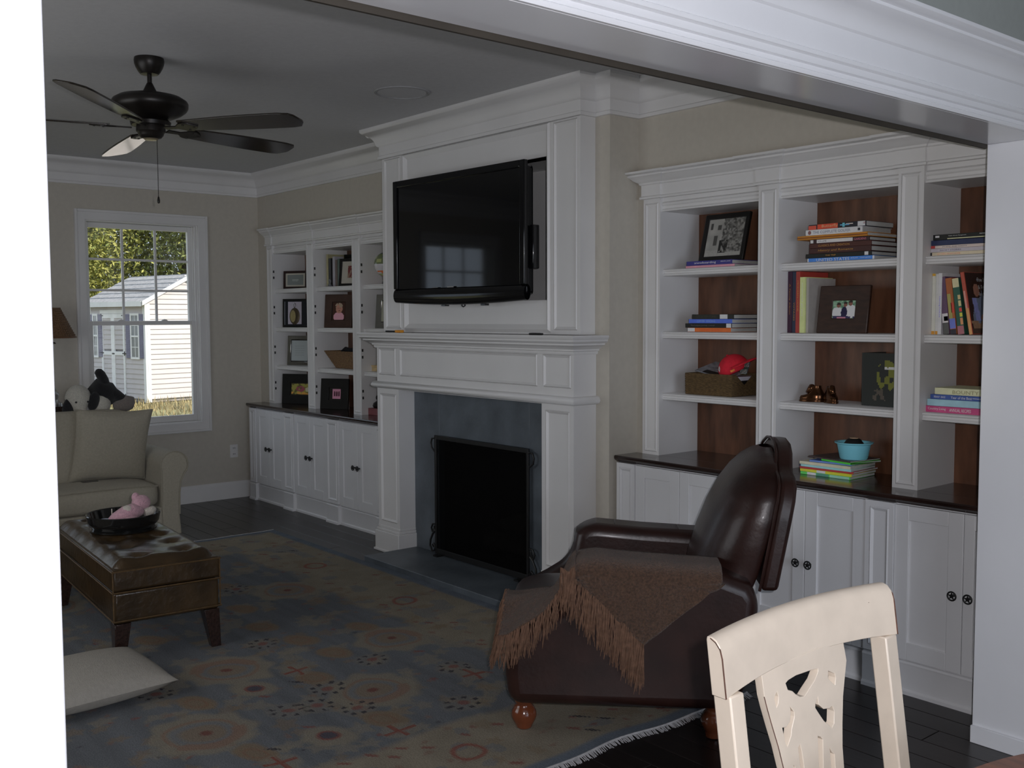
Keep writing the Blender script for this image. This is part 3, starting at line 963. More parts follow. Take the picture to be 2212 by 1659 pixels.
ROS = [(-3.5, 1.79), (-3.79, 2.35), (-3.13, 2.34), (-3.49, 1.89), (-4.32, 2.08), (-5.29, 2.39), (-3.36, 2.01), (-3.63, 2.02), (-3.46, 2.56), (-4.0, 1.45)]
RED = [(-3.68, 1.79), (-3.31, 1.78), (-3.74, 2.57), (-3.33, 2.64), (-3.52, 2.85), (-3.66, 2.85), (-4.08, 2.85), (-4.0, 2.95), (-4.77, 3.15), (-4.5, 2.85), (-5.07, 2.86), (-5.37, 2.87), (-5.83, 2.88), (-5.98, 2.89), (-6.19, 3.19), (-6.24, 3.1), (-6.37, 2.98), (-5.06, 3.15),
       (-2.87, 2.31), (-2.88, 2.17), (-2.88, 2.01), (-2.94, 1.93), (-2.95, 1.81), (-2.89, 1.87), (-2.95, 1.7), (-2.58, 2.16), (-2.6, 2.9), (-2.7, 2.75), (-2.65, 2.5)]
CROSS = [(-3.89, 2.02), (-3.08, 2.01), (-3.1, 1.55), (-3.34, 2.57)]
RING = [(-4.49, 2.98), (-2.76, 2.09), (-5.48, 2.99), (-3.5, 3.0), (-6.3, 2.6)]
DARK = [(-5.96, 3.01), (-5.95, 3.08), (-3.77, 1.97), (-3.22, 1.59), (-6.36, 2.78), (-2.72, 2.6), (-2.66, 2.66), (-2.6, 2.55)]
def rug_paint(u, v):
    x, y = RX0 + (RX1 - RX0) * u, RY0 + (RY1 - RY0) * v
    wx, wy = x + .03 * (vnoise(x * 9, y * 9, 1) - .5), y + .03 * (vnoise(x * 9, y * 9, 2) - .5)
    c = np.zeros(x.shape + (3,)) + c_field
    c *= (.88 + .24 * vnoise(x * 2.5, y * 30, 3))[..., None]
    def sm(d, r, s=.02):
        return np.clip((r - d) / s + .5, 0, 1)
    # border
    din = np.minimum(np.minimum(x - RX0, RX1 - x), np.minimum(y - RY0, RY1 - y))
    bd = din + .05 * (vnoise(x * 4, y * 4, 5) - .5)
    scal = .50 + .05 * np.abs(np.sin(wx * 5.2)) * np.abs(np.sin(wy * 5.2))
    bcol = np.zeros_like(c) + c_beige
    bcol *= (.9 + .2 * vnoise(x * 14, y * 14, 6))[..., None]
    bcol = blend(bcol, .55 * (vnoise(wx * 11, wy * 11, 7) > .72), c_field * 1.1)
    c = blend(c, sm(bd, scal, .05), bcol)
    # little scattered florets over everything
    for sd, col, n, r0, amt in ((1, c_lt, 420, .040, .55), (2, c_tan, 260, .030, .5), (3, np.array((.24, .15, .12)), 330, .013, .6), (4, c_red, 90, .010, .8), (5, c_dark, 40, .007, .7)):
        rr = np.random.default_rng(40 + sd)
        px, py = rr.uniform(RX0, RX1, n), rr.uniform(RY0, RY1, n)
        for a, b in zip(px, py):
            k = np.abs(x - a) + np.abs(y - b) < r0 * 3
            if not k.any():
                continue
            dx, dy = wx[k] - a, wy[k] - b
            ang = np.arctan2(dy, dx)
            d = np.sqrt((dx * rr.uniform(.6, 1.4)) ** 2 + (dy * rr.uniform(.6, 1.4)) ** 2) * (1 + .25 * np.sin(5 * ang + a * 9))
            c[k] = blend(c[k], amt * sm(d, r0, .012), col)
    def spot(L, fn, R):
        for a, b in L:
            k = (np.abs(x - a) < R) & (np.abs(y - b) < R)
            if k.any():
                dx, dy = wx[k] - a, wy[k] - b
                c[k] = fn(c[k], dx, dy, np.sqrt(dx * dx + dy * dy), np.arctan2(dy, dx), a, b)
    def med(cc, dx, dy, d, an, a, b):
        cc = blend(cc, .85 * sm(d * (1 + .08 * np.sin(8 * an)), .185, .03), c_lt)
        cc = blend(cc, .8 * sm(d, .105, .02), c_field * 1.15)
        cc = blend(cc, .8 * sm(np.abs(d - .12) - .02 * (np.sin(an + a * 5) > .3), .008, .012), np.array((.26, .17, .13)))
        cc = blend(cc, .7 * sm(d, .075, .02), c_tan * 1.05)
        return blend(cc, .9 * sm(d, .022, .01), c_red * .8)
    spot(MED, med, .26)
    def small(cc, dx, dy, d, an, a, b):
        cc = blend(cc, .85 * sm(np.sqrt((dx * .9 + dy * .5) ** 2 + (dy * 1.1 - dx * .5) ** 2), .105, .03), c_lt)
        cc = blend(cc, sm(d, .042, .012), c_red)
        return blend(cc, sm(d, .030, .01), c_dark * 1.8)
    spot(SMALL, small, .2)
    def tan(cc, dx, dy, d, an, a, b):
        e = np.sqrt((dx * .8 + dy * .45) ** 2 + (dy * 1.25 - dx * .55) ** 2)
        cc = blend(cc, .85 * sm(e, .085, .02), c_tan)
        return blend(cc, .45 * sm(np.abs(e - .045), .007, .012), np.array((.25, .13, .09)))
    spot(TAN, tan, .2)
    def ros(cc, dx, dy, d, an, a, b):
        cc = blend(cc, .35 * sm(d, .085, .02), c_lt)
        m = sm(np.abs(d - .060), .011, .008) * (np.cos(8 * an) > .35)
        cc = blend(cc, .9 * m, c_dark)
        return blend(cc, .8 * sm(d, .024, .01), c_red)
    spot(ROS, ros, .13)
    def red(cc, dx, dy, d, an, a, b):
        return blend(cc, .85 * sm(np.maximum(np.abs(dx + dy) * .55, np.abs(dy - dx) * 1.4), .018, .01), c_red)
    spot(RED, red, .09)
    def cross(cc, dx, dy, d, an, a, b):
        cc = blend(cc, .6 * sm(d, .07, .02), c_lt)
        return blend(cc, .85 * sm(np.minimum(np.abs(dx), np.abs(dy)), .009, .008) * (d < .065), np.array((.25, .08, .06)))
    spot(CROSS, cross, .12)
    def ring(cc, dx, dy, d, an, a, b):
        return blend(cc, .8 * sm(np.abs(d - .062), .010, .01), np.array((.27, .09, .07)))
    spot(RING, ring, .12)
    spot(DARK, lambda cc, dx, dy, d, an, a, b: blend(cc, .9 * sm(np.abs(dx - dy) * 1.6 + np.abs(dx + dy) * .4, .022, .01), c_dark), .08)
    c = blend(c, sm(din, .060, .02), c_edge * (.9 + .2 * vnoise(x * 20, y * 20, 9))[..., None])
    return c
rug = thing('area_rug', 'large beige and grey-blue floral rug with red sprigs on the dark floor', 'rug', (-4.55, 1.84, 0))
def edge_wave(x, y):
    return (x, y)
picture('rug_pile', [(RX0, RY0, .0125), (RX1, RY0, .0125), (RX1, RY1, .0125), (RX0, RY1, .0125)], 416, 290, rug_paint, rug, mat_print('rug_wool', .95, .05, .16))
build('rug_edge', G().box(RX0 + .03, RX1 - .03, RY0, RY1, .001, .0120), mat('rug_backing', (.20, .18, .15), .9, noise=(40, .2)), rug, smooth=0)
FR = mat('rug_fringe_cotton', (.52, .51, .52), .9, noise=(60, .2))
for xx, dr in ((RX1, 1), (RX0, -1)):
    g = G()
    for i in range(620):
        yy = RY0 + (RY1 - RY0) * (i + .5) / 620
        L = .018 + .012 * random.random()
        dy = random.uniform(-.008, .008)
        g.add([(xx - dr * .004, yy - .0022, .0130), (xx - dr * .004, yy + .0022, .0130), (xx + dr * L, yy + dy + .0018, .003), (xx + dr * L, yy + dy - .0018, .003)], [(0, 1, 2, 3)])
    f = build('fringe', g, FR, rug, smooth=0)
    f['kind'] = 'stuff'
    build('binding', G().tube([(xx - dr * .004, RY0 + (RY1 - RY0) * k / 90, .0105) for k in range(91)], .0045, 6), FR, rug)

for o in rug.children:
    if o.name.startswith('rug_edge'):
        continue
    n = len(o.data.vertices)
    co = np.empty(n * 3, np.float32)
    o.data.vertices.foreach_get('co', co)
    co = co.reshape(-1, 3)
    k = np.clip((co[:, 0] + 3.1) / .6, 0, 1) ** 2
    co[:, 0] += k * (.012 * np.sin(co[:, 1] * 6.1 + .6) + .007 * np.sin(co[:, 1] * 15.0))
    o.data.vertices.foreach_set('co', co.ravel())
    o.data.update()

# ------------------------------------------------------------------ leather recliner with throw
RA = atan2(.70492, .70928)
rec = thing('recliner', 'dark brown leather recliner with bun feet, seen from its side', 'armchair', (-2.79, 2.376, 0), RA)
LEA = mat('oxblood_leather', (.028, .0105, .008), .36, noise=(9, .3), bump=(60, .07), spec=.5, coat=.05)
TURN = mat('turned_cherry', (.20, .055, .022), .16, noise=(12, .3), coat=.5)
armp = [(-.045, .14), (.76, .14), (.795, .25), (.825, .45), (.835, .545), (.80, .595), (.70, .632), (.45, .645), (.26, .660), (.205, .655), (.172, .620), (.160, .56), (.135, .490), (.04, .430), (-.035, .390), (-.055, .33), (-.060, .25)]
def arm_top(s):
    tops = [(-.06, .37), (-.035, .39), (.01, .425), (.09, .482), (.14, .55), (.168, .615), (.205, .652), (.26, .660), (.45, .645), (.70, .632), (.80, .595), (.84, .54)]
    if s <= tops[0][0]:
        return tops[0][1]
    for (a, za), (b, zb) in zip(tops, tops[1:]):
        if s <= b:
            return za + (zb - za) * (s - a) / (b - a)
    return tops[-1][1]
for t0, t1 in ((-.13, .07), (.55, .75)):
    build('arm', G().prism(armp, 'y', t0, t1), LEA, rec, local=True, bevel=.048, seg=5, smooth=60)
build('base', G().box(.02, .77, .05, .57, .145, .30), LEA, rec, local=True, bevel=.02)
def cushion(cx, cy, cz, hx, hy, hz, p=.5, crown=.02, n=14):
    g = G()
    def sup(a, e):
        c_, s_ = cos(a), sin(a)
        return (abs(c_) ** e * (1 if c_ >= 0 else -1), abs(s_) ** e * (1 if s_ >= 0 else -1))
    def fn(u, v):
        a, b = 2 * pi * u, pi * (v * .998 + .001) - pi / 2
        ca, sa = sup(a, .28)
        cb, sb = sup(b, p)
        x, y = ca * cb, sa * cb
        z = sb * (hz + crown * (1 - min(1, x * x)) * (1 - min(1, y * y)))
        return (cx + hx * x, cy + hy * y, cz + z)
    return g.grid(fn, 48, n, cu=True)
build('seat_cushion', cushion(.29, .31, .385, .36, .245, .085, .5), LEA, rec, local=True, smooth=80)
build('footrest', G().box(-.072, -.005, .075, .545, .15, .405), LEA, rec, local=True, bevel=.03, seg=4)
lv = [(.44, .60, .78, .31), (.52, .605, .80, .325), (.60, .622, .83, .335), (.70, .652, .855, .345), (.80, .692, .880, .345), (.88, .735, .897, .330), (.94, .778, .908, .285), (.985, .820, .912, .215), (1.012, .855, .914, .140), (1.028, .885, .915, .055)]
g = G()
def backf(u, v):
    k = v * (len(lv) - 1)
    i = min(int(k), len(lv) - 2)
    f = k - i
    z, sf, sr, hw_ = [lv[i][q] * (1 - f) + lv[i + 1][q] * f for q in range(4)]
    a = 2 * pi * u
    t = hw_ * (abs(cos(a)) ** .75) * (1 if cos(a) >= 0 else -1)
    if sin(a) >= 0:
        s = sr - (sr - sf) * abs(sin(a)) ** .85 * (1 + .012 * sin(9 * pi * t) * 0)
    else:
        s = sr + .012 * abs(sin(a)) ** .3
    return (s, .31 + t, z)
g.grid(backf, 48, 36, cu=True)
build('back_cushion', g, LEA, rec, local=True, smooth=80)
ol = [(.385, .56), (.385, .80), (.378, .88), (.350, .930), (.300, .955), (.235, .965), (.205, .985), (.160, 1.025), (.090, 1.052), (0, 1.060)]
ol = ol + [(-a, b) for a, b in ol[-2::-1]]
g = G().prism([(a + .31, b) for a, b in ol], 'x', 0, .060)
g.v = [(p[0] + .845 + (p[2] - .58) * .185, p[1], p[2]) for p in g.v]
build('outer_back', g, LEA, rec, local=True, bevel=.016, seg=3, smooth=60)
g = G()
g.tube([(.845 + (b - .58) * .185 - .004, .31 + a * .985, b) for a, b in ol], .0055, 6)
build('back_piping', g, LEA, rec, local=True)
for t0 in (-.131, .549):
    for s in (.335, .60):
        build('arm_seam', G().tube([(s, t0 + .012 + .178 * q, arm_top(s) + .001 - .045 * abs(2 * q - 1) ** 5) for q in [k / 10 for k in range(11)]], .003, 5), LEA, rec, local=True)
for s, t in ((0, 0), (.69, 0), (0, .62), (.69, .62)):
    z0 = .0135 if s < .3 and t < .3 else (.0135 if (s < .3) else .0005)
    build('foot', G().lathe([(.024, z0), (.029, z0 + .004), (.031, .022), (.033, .028), (.043, .046), (.0475, .062), (.045, .078), (.036, .094), (.030, .102), (.030, .108), (.035, .114), (.036, .145)], 24, (s, t, 0)), TURN, rec, local=True)

MREC = rec.matrix_world.copy()
THR = mat('brown_knit_throw', (.100, .052, .030), .95, noise=(130, .45), bump=(260, .8), sheen=.25)
thr = thing('throw_blanket', 'brown fringed knit throw draped over the near arm of the recliner', 'blanket', M=MREC @ Matrix.Translation((.43, -.13, .39)))
def TP(p):
    return tuple(MREC @ Vector(p))
EA, EC, ER = (.150, .640), (.432, .385), (.705, .610)
def throw_pt(u, v):
    if u < .5:
        f = u / .5
        s0, z0 = EA[0] + (EC[0] - EA[0]) * f, EA[1] + (EC[1] - EA[1]) * f
    else:
        f = (u - .5) / .5
        s0, z0 = EC[0] + (ER[0] - EC[0]) * f, EC[1] + (ER[1] - EC[1]) * f
    sT = .155 + .545 * u
    zt = arm_top(sT) + .016
    w = .006 * sin(u * 17 + v * 5) + .004 * sin(u * 31)
    if v < .55:
        q = v / .55
        s = s0 + (sT - s0) * q
        z = z0 + (min(zt - .05, max(z0, zt - .05)) - z0) * q
        return TP((s, -.145 - abs(w) - .004, z))
    if v < .75:
        a = (v - .55) / .2 * pi / 2
        return TP((sT, -.095 - .054 * cos(a) - .3 * abs(w), zt - .05 + .05 * sin(a)))
    if v < .9:
        return TP((sT, -.095 + .125 * (v - .75) / .15, zt + .3 * w))
    q = (v - .9) / .1
    return TP((sT, .03 + .055 * sin(q * pi / 2), zt - .16 * q ** 1.5))
g = G().grid(throw_pt, 56, 40)
sh = build('cloth', g, THR, thr, smooth=80)
md = sh.modifiers.new('thick', 'SOLIDIFY')
md.thickness = .008
md.offset = 1
def front_pt(u, v):
    s = .19 - .27 * u
    t = -.146 + .37 * v
    zl = arm_top(s) + .018
    zs = .478 + .012 * sin(u * 6)
    k = min(1, max(0, (v - .35) / .35))
    z = max(zl, .40) * (1 - k) + max(zs, zl * .4) * k + .028 * sin(pi * min(1, v * 1.1)) * (1 - .3 * u)
    z += .005 * sin(v * 21 + u * 9)
    return TP((s, t, z))
g = G().grid(front_pt, 22, 26)
sh = build('cloth_end', g, THR, thr, smooth=80)
md = sh.modifiers.new('thick', 'SOLIDIFY')
md.thickness = .008
md.offset = 1
g = G()
def strand(p, L, sw, out=(0, 0)):
    pts = []
    n = 5
    ph = random.uniform(0, 6)
    for i in range(n + 1):
        q = i / n
        pts.append(TP((p[0] + sw * q + .004 * sin(ph + q * 5) + out[0] * q, p[1] + .004 * cos(ph + q * 4) - .010 * sin(q * 3) + out[1] * q, p[2] - L * q)))
    g.tube(pts, [.0022, .0024, .0023, .0022, .0022, .0012], 4, caps=False)
for i in range(230):
    f = random.random()
    s0, z0 = EA[0] + (EC[0] - EA[0]) * f, EA[1] + (EC[1] - EA[1]) * f
    strand((s0 - .004, -.152 - random.uniform(0, .012), z0 + .014), random.uniform(.13, .185) * (.85 + .25 * f), random.uniform(-.02, .012))
for i in range(70):
    f = random.random()
    strand((.432 + .006 * random.uniform(-1, 1) - .07 * f, -.156, .392 + .06 * f), random.uniform(.14, .18), random.uniform(-.012, .006))
for i in range(150):
    u = random.random()
    p = MREC.inverted() @ Vector(front_pt(u, 0.0))
    strand((p[0], -.152, p[2]), random.uniform(.08, .13), random.uniform(-.015, .01), (0, -.006))
for i in range(190):
    v = random.random()
    p = MREC.inverted() @ Vector(front_pt(1.0, v))
    strand((p[0], p[1], p[2]), random.uniform(.09, .14), random.uniform(-.02, -.004), (-.012, 0))
f = build('fringe', g, mat('throw_fringe', (.165, .088, .054), .9, noise=(60, .3)), thr, smooth=60)
f['kind'] = 'stuff'

# ------------------------------------------------------------------ cream dining chair and the round table
CREAM = mat('distressed_cream_paint', (.70, .60, .49), .34, noise=(16, .05), spec=.5)
SCUFF = mat('worn_brown_wood', (.10, .045, .03), .7, noise=(60, .4))
ch = thing('dining_chair', 'cream distressed dining chair with a pierced splat, in the foreground', 'chair', (-.80, 1.555, 0))
def lean(z):
    return -1.030 - .139 * (z - .913)
YA, YZ = 1.292, 1.818
def bow(y):
    q = (y - (YA + YZ) / 2) / ((YZ - YA) / 2)
    return -.024 * (1 - q * q)
sec = [(.016, 0), (.016, .070), (.013, .084), (.006, .093), (-.003, .0965), (-.012, .0955), (-.014, .090), (-.014, 0)]
def rail(u, v):
    y = YA + (YZ - YA) * u
    k = v * len(sec)
    d, h = sec[int(round(k)) % len(sec)]
    q = 2 * u - 1
    zb = .905 + .012 * (1 - q * q)
    zt = 1.0015 + .004 * (1 - q * q)
    z = zb + (zt - zb) * h / .0965
    return (lean(z) + bow(y) + d, y, z)
g = G().grid(rail, 32, len(sec), cv=True)
k = len(sec)
g.f.append(tuple(range(k)))
g.f.append(tuple(32 * k + j for j in range(k))[::-1])
build('top_rail', g, CREAM, ch, bevel=.0015, smooth=35)
def post(y0, y1, nm):
    g = G()
    ring = []
    for z, dx in ((.907, 0), (.78, 0), (.60, .0), (.46, .0), (.25, -.03), (0.0005, -.085)):
        xc = lean(z) if z >= .46 else lean(.46) + dx
        t = .018 if z > .3 else .016
        ring.append([(xc - t - .002, y0, z), (xc + t - .002, y0, z), (xc + t - .002, y1, z), (xc - t - .002, y1, z)])
    n = len(ring)
    g.add([p for r in ring for p in r], [(i * 4 + j, i * 4 + (j + 1) % 4, (i + 1) * 4 + (j + 1) % 4, (i + 1) * 4 + j) for i in range(n - 1) for j in range(4)] + [(0, 1, 2, 3), tuple((n - 1) * 4 + j for j in range(4))])
    return build(nm, g, CREAM, ch, bevel=.003)
post(1.302, 1.338, 'rear_leg')
post(1.776, 1.815, 'rear_leg')
# splat: a flat curve with pierced holes
L_ = [(1.418, .916), (1.420, .874), (1.425, .852), (1.434, .819), (1.445, .782), (1.454, .740), (1.462, .68), (1.465, .60), (1.455, .52), (1.450, .465)]
R_ = [(1.650, .465), (1.645, .52), (1.632, .60), (1.628, .692), (1.630, .733), (1.637, .772), (1.648, .820), (1.662, .858), (1.671, .881), (1.666, .922)]
HOLES = [[(1.48, .883), (1.489, .887), (1.513, .890), (1.562, .889), (1.581, .887), (1.581, .881), (1.567, .867), (1.547, .856), (1.532, .847), (1.519, .849), (1.507, .856), (1.498, .864), (1.485, .869)],
         [(1.610, .877), (1.631, .867), (1.633, .858), (1.628, .844), (1.612, .857), (1.607, .862)],
         [(1.572, .841), (1.561, .829), (1.559, .821), (1.567, .810), (1.581, .792), (1.604, .773), (1.613, .780), (1.618, .801), (1.613, .813), (1.602, .811), (1.585, .814), (1.573, .824)],
         [(1.485, .845), (1.498, .830), (1.498, .821), (1.486, .802), (1.483, .792), (1.468, .775), (1.463, .783), (1.458, .813), (1.470, .811), (1.482, .817), (1.487, .833)],
         [(1.455, .877), (1.459, .865), (1.456, .854), (1.448, .846), (1.444, .866)],
         [(1.497, .768), (1.506, .774), (1.509, .756), (1.515, .66), (1.515, .56), (1.500, .56), (1.499, .68)],
         [(1.558, .773), (1.568, .769), (1.574, .762), (1.565, .701), (1.562, .56), (1.546, .56), (1.550, .706)],
         [(1.590, .747), (1.597, .734), (1.605, .728), (1.602, .691), (1.598, .58), (1.586, .58), (1.588, .695)],
         [(1.479, .745), (1.485, .739), (1.487, .66), (1.485, .58), (1.475, .58), (1.473, .70)]]
cu = bpy.data.curves.new('splat', 'CURVE')
cu.dimensions = '2D'
cu.fill_mode = 'BOTH'
cu.extrude = .007
cu.bevel_depth = .0012
for poly in [L_ + R_] + HOLES:
    s_ = cu.splines.new('POLY')
    s_.points.add(len(poly) - 1)
    for p, q in zip(s_.points, poly):
        p.co = (q[0], q[1], 0, 1)
    s_.use_cyclic_u = True
to = bpy.data.objects.new('splat', cu)
COL.objects.link(to)
me = bpy.data.meshes.new_from_object(to.evaluated_get(bpy.context.evaluated_depsgraph_get()))
bpy.data.objects.remove(to)
g = G()
g.v = [(lean(v.co.y) - .015 + v.co.z, v.co.x, v.co.y) for v in me.vertices]
g.f = [tuple(p.vertices) for p in me.polygons]
build('splat', g, CREAM, ch, smooth=30)
g = G().prism([(-.985, 1.315), (-.985, 1.80), (-.55, 1.83), (-.52, 1.80), (-.52, 1.31), (-.55, 1.285)], 'z', .44, .468)
build('seat', g, CREAM, ch, bevel=.01, seg=3)
g = G()
g.box(-.97, -.54, 1.31, 1.33, .38, .44)
g.box(-.97, -.54, 1.79, 1.81, .38, .44)
g.box(-.56, -.54, 1.33, 1.79, .38, .44)
g.box(-.985, -.965, 1.34, 1.776, .38, .44)
build('seat_apron', g, CREAM, ch, bevel=.002)
for y in (1.30, 1.785):
    build('front_leg', G().box(-.565, -.527, y, y + .038, .0005, .44), CREAM, ch, bevel=.004)
# scuffs where the paint has worn off, thin patches on the rail and the edges
def scuff(pts, nm='scuff'):
    g = G()
    vs = []
    for y, z, in pts:
        vs.append((y, z))
    q = [(lean(z) + bow(y) + .0168 - max(0, (z - .975)) * .35, y, z) for y, z in vs]
    g.add(q, [tuple(range(len(q)))])
    build(nm, g, SCUFF, ch, smooth=0)
scuff([(1.737, .985), (1.745, .992), (1.763, .995), (1.757, .990), (1.748, .987)])
scuff([(1.743, .979), (1.752, .986), (1.766, .992), (1.754, .981), (1.747, .976)])
g = G()
for yy in (YA - .0003,):
    g.tube([(lean(z) + d - .001, YA + .0005, z) for z, d in ((.906, .0165), (.94, .0165), (.97, .0165), (.984, .014), (.994, .006), (.999, -.004))], .0013, 5)
    g.tube([(lean(z) + d, YZ - .0005, z) for z, d in ((.906, .0165), (.94, .0165), (.97, .0165), (.984, .014), (.994, .006), (.999, -.004))], .0013, 5)
g.tube([(lean(z) - .008, y - .0005, z) for y, z in L_[1:8]], .0012, 5)
build('worn_edge', g, SCUFF, ch)

tb = thing('dining_table', 'round reddish-brown wooden table, only its edge at the lower right', 'table', (-.15, 1.58, 0))
TAB = mat('table_cherry', (.150, .052, .024), .30, noise=(5, .35), stretch=(2, 16, 2), coat=.25)
build('table_top', G().lathe([(.60, .722), (.635, .726), (.648, .738), (.650, .752), (.644, .760), (.001, .7602)], 96, (-.15, 1.58, 0)), TAB, tb, smooth=50)
build('apron', G().lathe([(.42, .66), (.43, .66), (.43, .722), (.42, .722)], 64, (-.15, 1.58, 0), caps=False), TAB, tb)
build('pedestal', G().lathe([(.09, .09), (.10, .14), (.07, .2), (.055, .35), (.08, .48), (.07, .58), (.12, .66), (.3, .67), (.3, .70)], 32, (-.15, 1.58, 0)), TAB, tb)
for a in (20, 110, 200, 290):
    dx, dy = cos(radians(a)), sin(radians(a))
    build('foot', G().tube([(-.15 + dx * r, 1.58 + dy * r, z) for r, z in ((.06, .16), (.15, .13), (.26, .06), (.32, .028))], [.035, .033, .028, .024], 10), TAB, tb)

# ------------------------------------------------------------------ sofa, pillow, plush dog, console, lamp
SLIP = mat('linen_slipcover', (.42, .385, .305), .92, noise=(70, .07), bump=(240, .35), sheen=.15)
PIPE = mat('linen_piping', (.36, .33, .26), .9, noise=(80, .06))
sofa = thing('sofa', 'cream slipcovered sofa with rolled arms below the window', 'sofa', (-7.33, 1.805, 0))
XF, XBK = -6.945, -7.70
def arm_profile(sgn, yc):
    pts = [(-.075, .006), (-.072, .20), (-.070, .40)]
    for k in range(15):
        a = radians(200 - 245 * k / 14)
        pts.append((.022 + .098 * cos(a), .500 + .096 * sin(a)))
    pts += [(.066, .385), (.056, .30), (.052, .15), (.066, .006)]
    return [(yc + sgn * p[0], p[1]) for p in pts]
for sgn, yc in ((1, 2.685), (-1, .925)):
    g = G().prism(arm_profile(sgn, yc), 'x', XBK, XF)
    ar = build('arm', g, SLIP, sofa, bevel=.012, seg=3, smooth=60)
    pr = arm_profile(sgn, yc)
    build('arm_piping', G().tube([(XF - .002, p[0], p[1]) for p in pr[1:-1]], .0045, 6), PIPE, ar)
g = G().box(XBK, XF + .0, .995, 2.615, .006, .215)
build('base', g, SLIP, sofa, bevel=.012)
build('skirt_band', G().box(XF, XF + .004, 1.0, 2.61, .006, .150), SLIP, sofa, bevel=.002)
g = G().box(XBK - .02, XBK + .20, .95, 2.66, .006, .80)
build('back', g, SLIP, sofa, bevel=.07, seg=5, smooth=60)
def soft_box(x0, x1, y0, y1, z0, z1, crown=.02):
    return cushion((x0 + x1) / 2, (y0 + y1) / 2, (z0 + z1) / 2, (x1 - x0) / 2, (y1 - y0) / 2, (z1 - z0) / 2, .35, crown)
for y0, y1 in ((1.0, 1.805), (1.805, 2.612)):
    sc_ = build('seat_cushion', soft_box(XBK + .22, XF + .012, y0, y1, .215, .385), SLIP, sofa, smooth=80)
    yy = [(XF + .012, y0 + .04), (XF + .012, y1 - .04)]
    build('cushion_piping', G().tube([(XF + .006, y0 + .03 + (y1 - y0 - .06) * k / 8, .378 - .012 * abs(2 * k / 8 - 1) ** 3) for k in range(9)], .004, 6), PIPE, sc_)
for y0, y1 in ((1.02, 1.80), (1.81, 2.59)):
    g = cushion(0, 0, 0, .095, (y1 - y0) / 2, .255, .4, .0)
    g.xf(Matrix.Translation((XBK + .30, (y0 + y1) / 2, .625)) @ Matrix.Rotation(radians(-9), 4, 'Y'))
    build('back_cushion', g, SLIP, sofa, smooth=80)

def pillow_mesh(w, h, t, pinch=.07, n=26):
    g = G()
    def side(sg):
        def fn(u, v):
            a, b = 2 * u - 1, 2 * v - 1
            x = a * (1 - pinch * (1 - b * b) * abs(a) ** 2) * w / 2
            z = b * (1 - pinch * (1 - a * a) * abs(b) ** 2) * h / 2
            d = t / 2 * (max(0, (1 - a * a) * (1 - b * b))) ** .42
            return (x, sg * d, z)
        return fn
    g.grid(side(1), n, n)
    g.grid(side(-1), n, n)
    return g
pl = thing('throw_pillow', 'big square cream pillow leaning on the sofa back beside the right arm', 'pillow', M=Matrix.Translation((-7.20, 2.36, .388)))
g = pillow_mesh(.52, .52, .19)
MP = Matrix.Translation((-7.20, 2.36, .645)) @ Matrix.Rotation(radians(-3), 4, 'X') @ Matrix.Rotation(pi / 2, 4, 'Z') @ Matrix.Rotation(radians(14), 4, 'X')
g.xf(MP)
build('cover', g, SLIP, pl, smooth=80)
g = G()
pe = []
for a, b in [(-1 + 2 * k / 20, -1) for k in range(20)] + [(1, -1 + 2 * k / 20) for k in range(20)] + [(1 - 2 * k / 20, 1) for k in range(20)] + [(-1, 1 - 2 * k / 20) for k in range(21)]:
    pe.append(MP @ Vector((a * (1 - .07 * (1 - b * b)) * .26, 0, b * (1 - .07 * (1 - a * a)) * .26)))
build('piping', G().tube(pe, .004, 6), PIPE, pl)

PW = mat('plush_white', (.66, .63, .55), .95, noise=(120, .15), bump=(200, .8), sheen=.3)
PB = mat('plush_black', (.013, .013, .015), .95, noise=(120, .3), bump=(200, .8), sheen=.2)
PG = mat('plush_grey', (.24, .205, .185), .95, noise=(120, .15), bump=(200, .8), sheen=.3)
DX, DY, DZ = -7.46, 2.225, .962
dog = thing('plush_dog', 'black and white stuffed toy dog lying on top of the sofa back', 'stuffed toy', (DX, DY + .12, DZ - .09))
def dp(a, b, c=0.0):
    return (DX + c - .02 * a, DY + a, DZ + b)
g = G().ell(dp(0, 0), (.085, .088, .098), 28, 18)
for v in range(len(g.v)):
    p = Vector(g.v[v])
    dz = p.z - DZ
    if dz < 0:
        q = min(1, -dz / .098)
        g.v[v] = (DX + (p.x - DX) * (1 - .35 * q) + .03 * q, DY + .006 * q + (p.y - DY) * (1 - .50 * q), DZ + dz * (1 + .28 * q))
build('head', g, PW, dog, smooth=80)
build('muzzle', G().ell(dp(.012, -.092, .045), (.036, .034, .048), 18, 12), PW, dog, smooth=80)
build('nose', G().ell(dp(.018, -.128, .066), (.012, .013, .010), 12, 8), PB, dog, smooth=80)
build('eye', G().ell(dp(.045, -.020, .072), (.006, .008, .007), 10, 8), PB, dog, smooth=80)
build('eye', G().ell(dp(-.036, -.020, .076), (.006, .008, .007), 10, 8), PB, dog, smooth=80)
build('ear', G().ell(dp(.090, -.020, .055), (.022, .040, .068), 18, 12, Matrix.Rotation(radians(-16), 3, 'X')), PB, dog, smooth=80)
build('ear', G().ell(dp(-.072, -.050, .02), (.022, .038, .072), 18, 12, Matrix.Rotation(radians(-20), 3, 'X')), PB, dog, smooth=80)
build('chest', G().ell(dp(.150, -.045, .0), (.07, .075, .085), 20, 14), PW, dog, smooth=80)
g = G().tube([dp(.10, .02, -.04), dp(.15, .05, -.03), dp(.20, .03, -.02), dp(.235, -.01, -.02), dp(.25, -.05, -.01)], [.045, .085, .086, .072, .03], 18)
build('body', g, PB, dog, smooth=80)
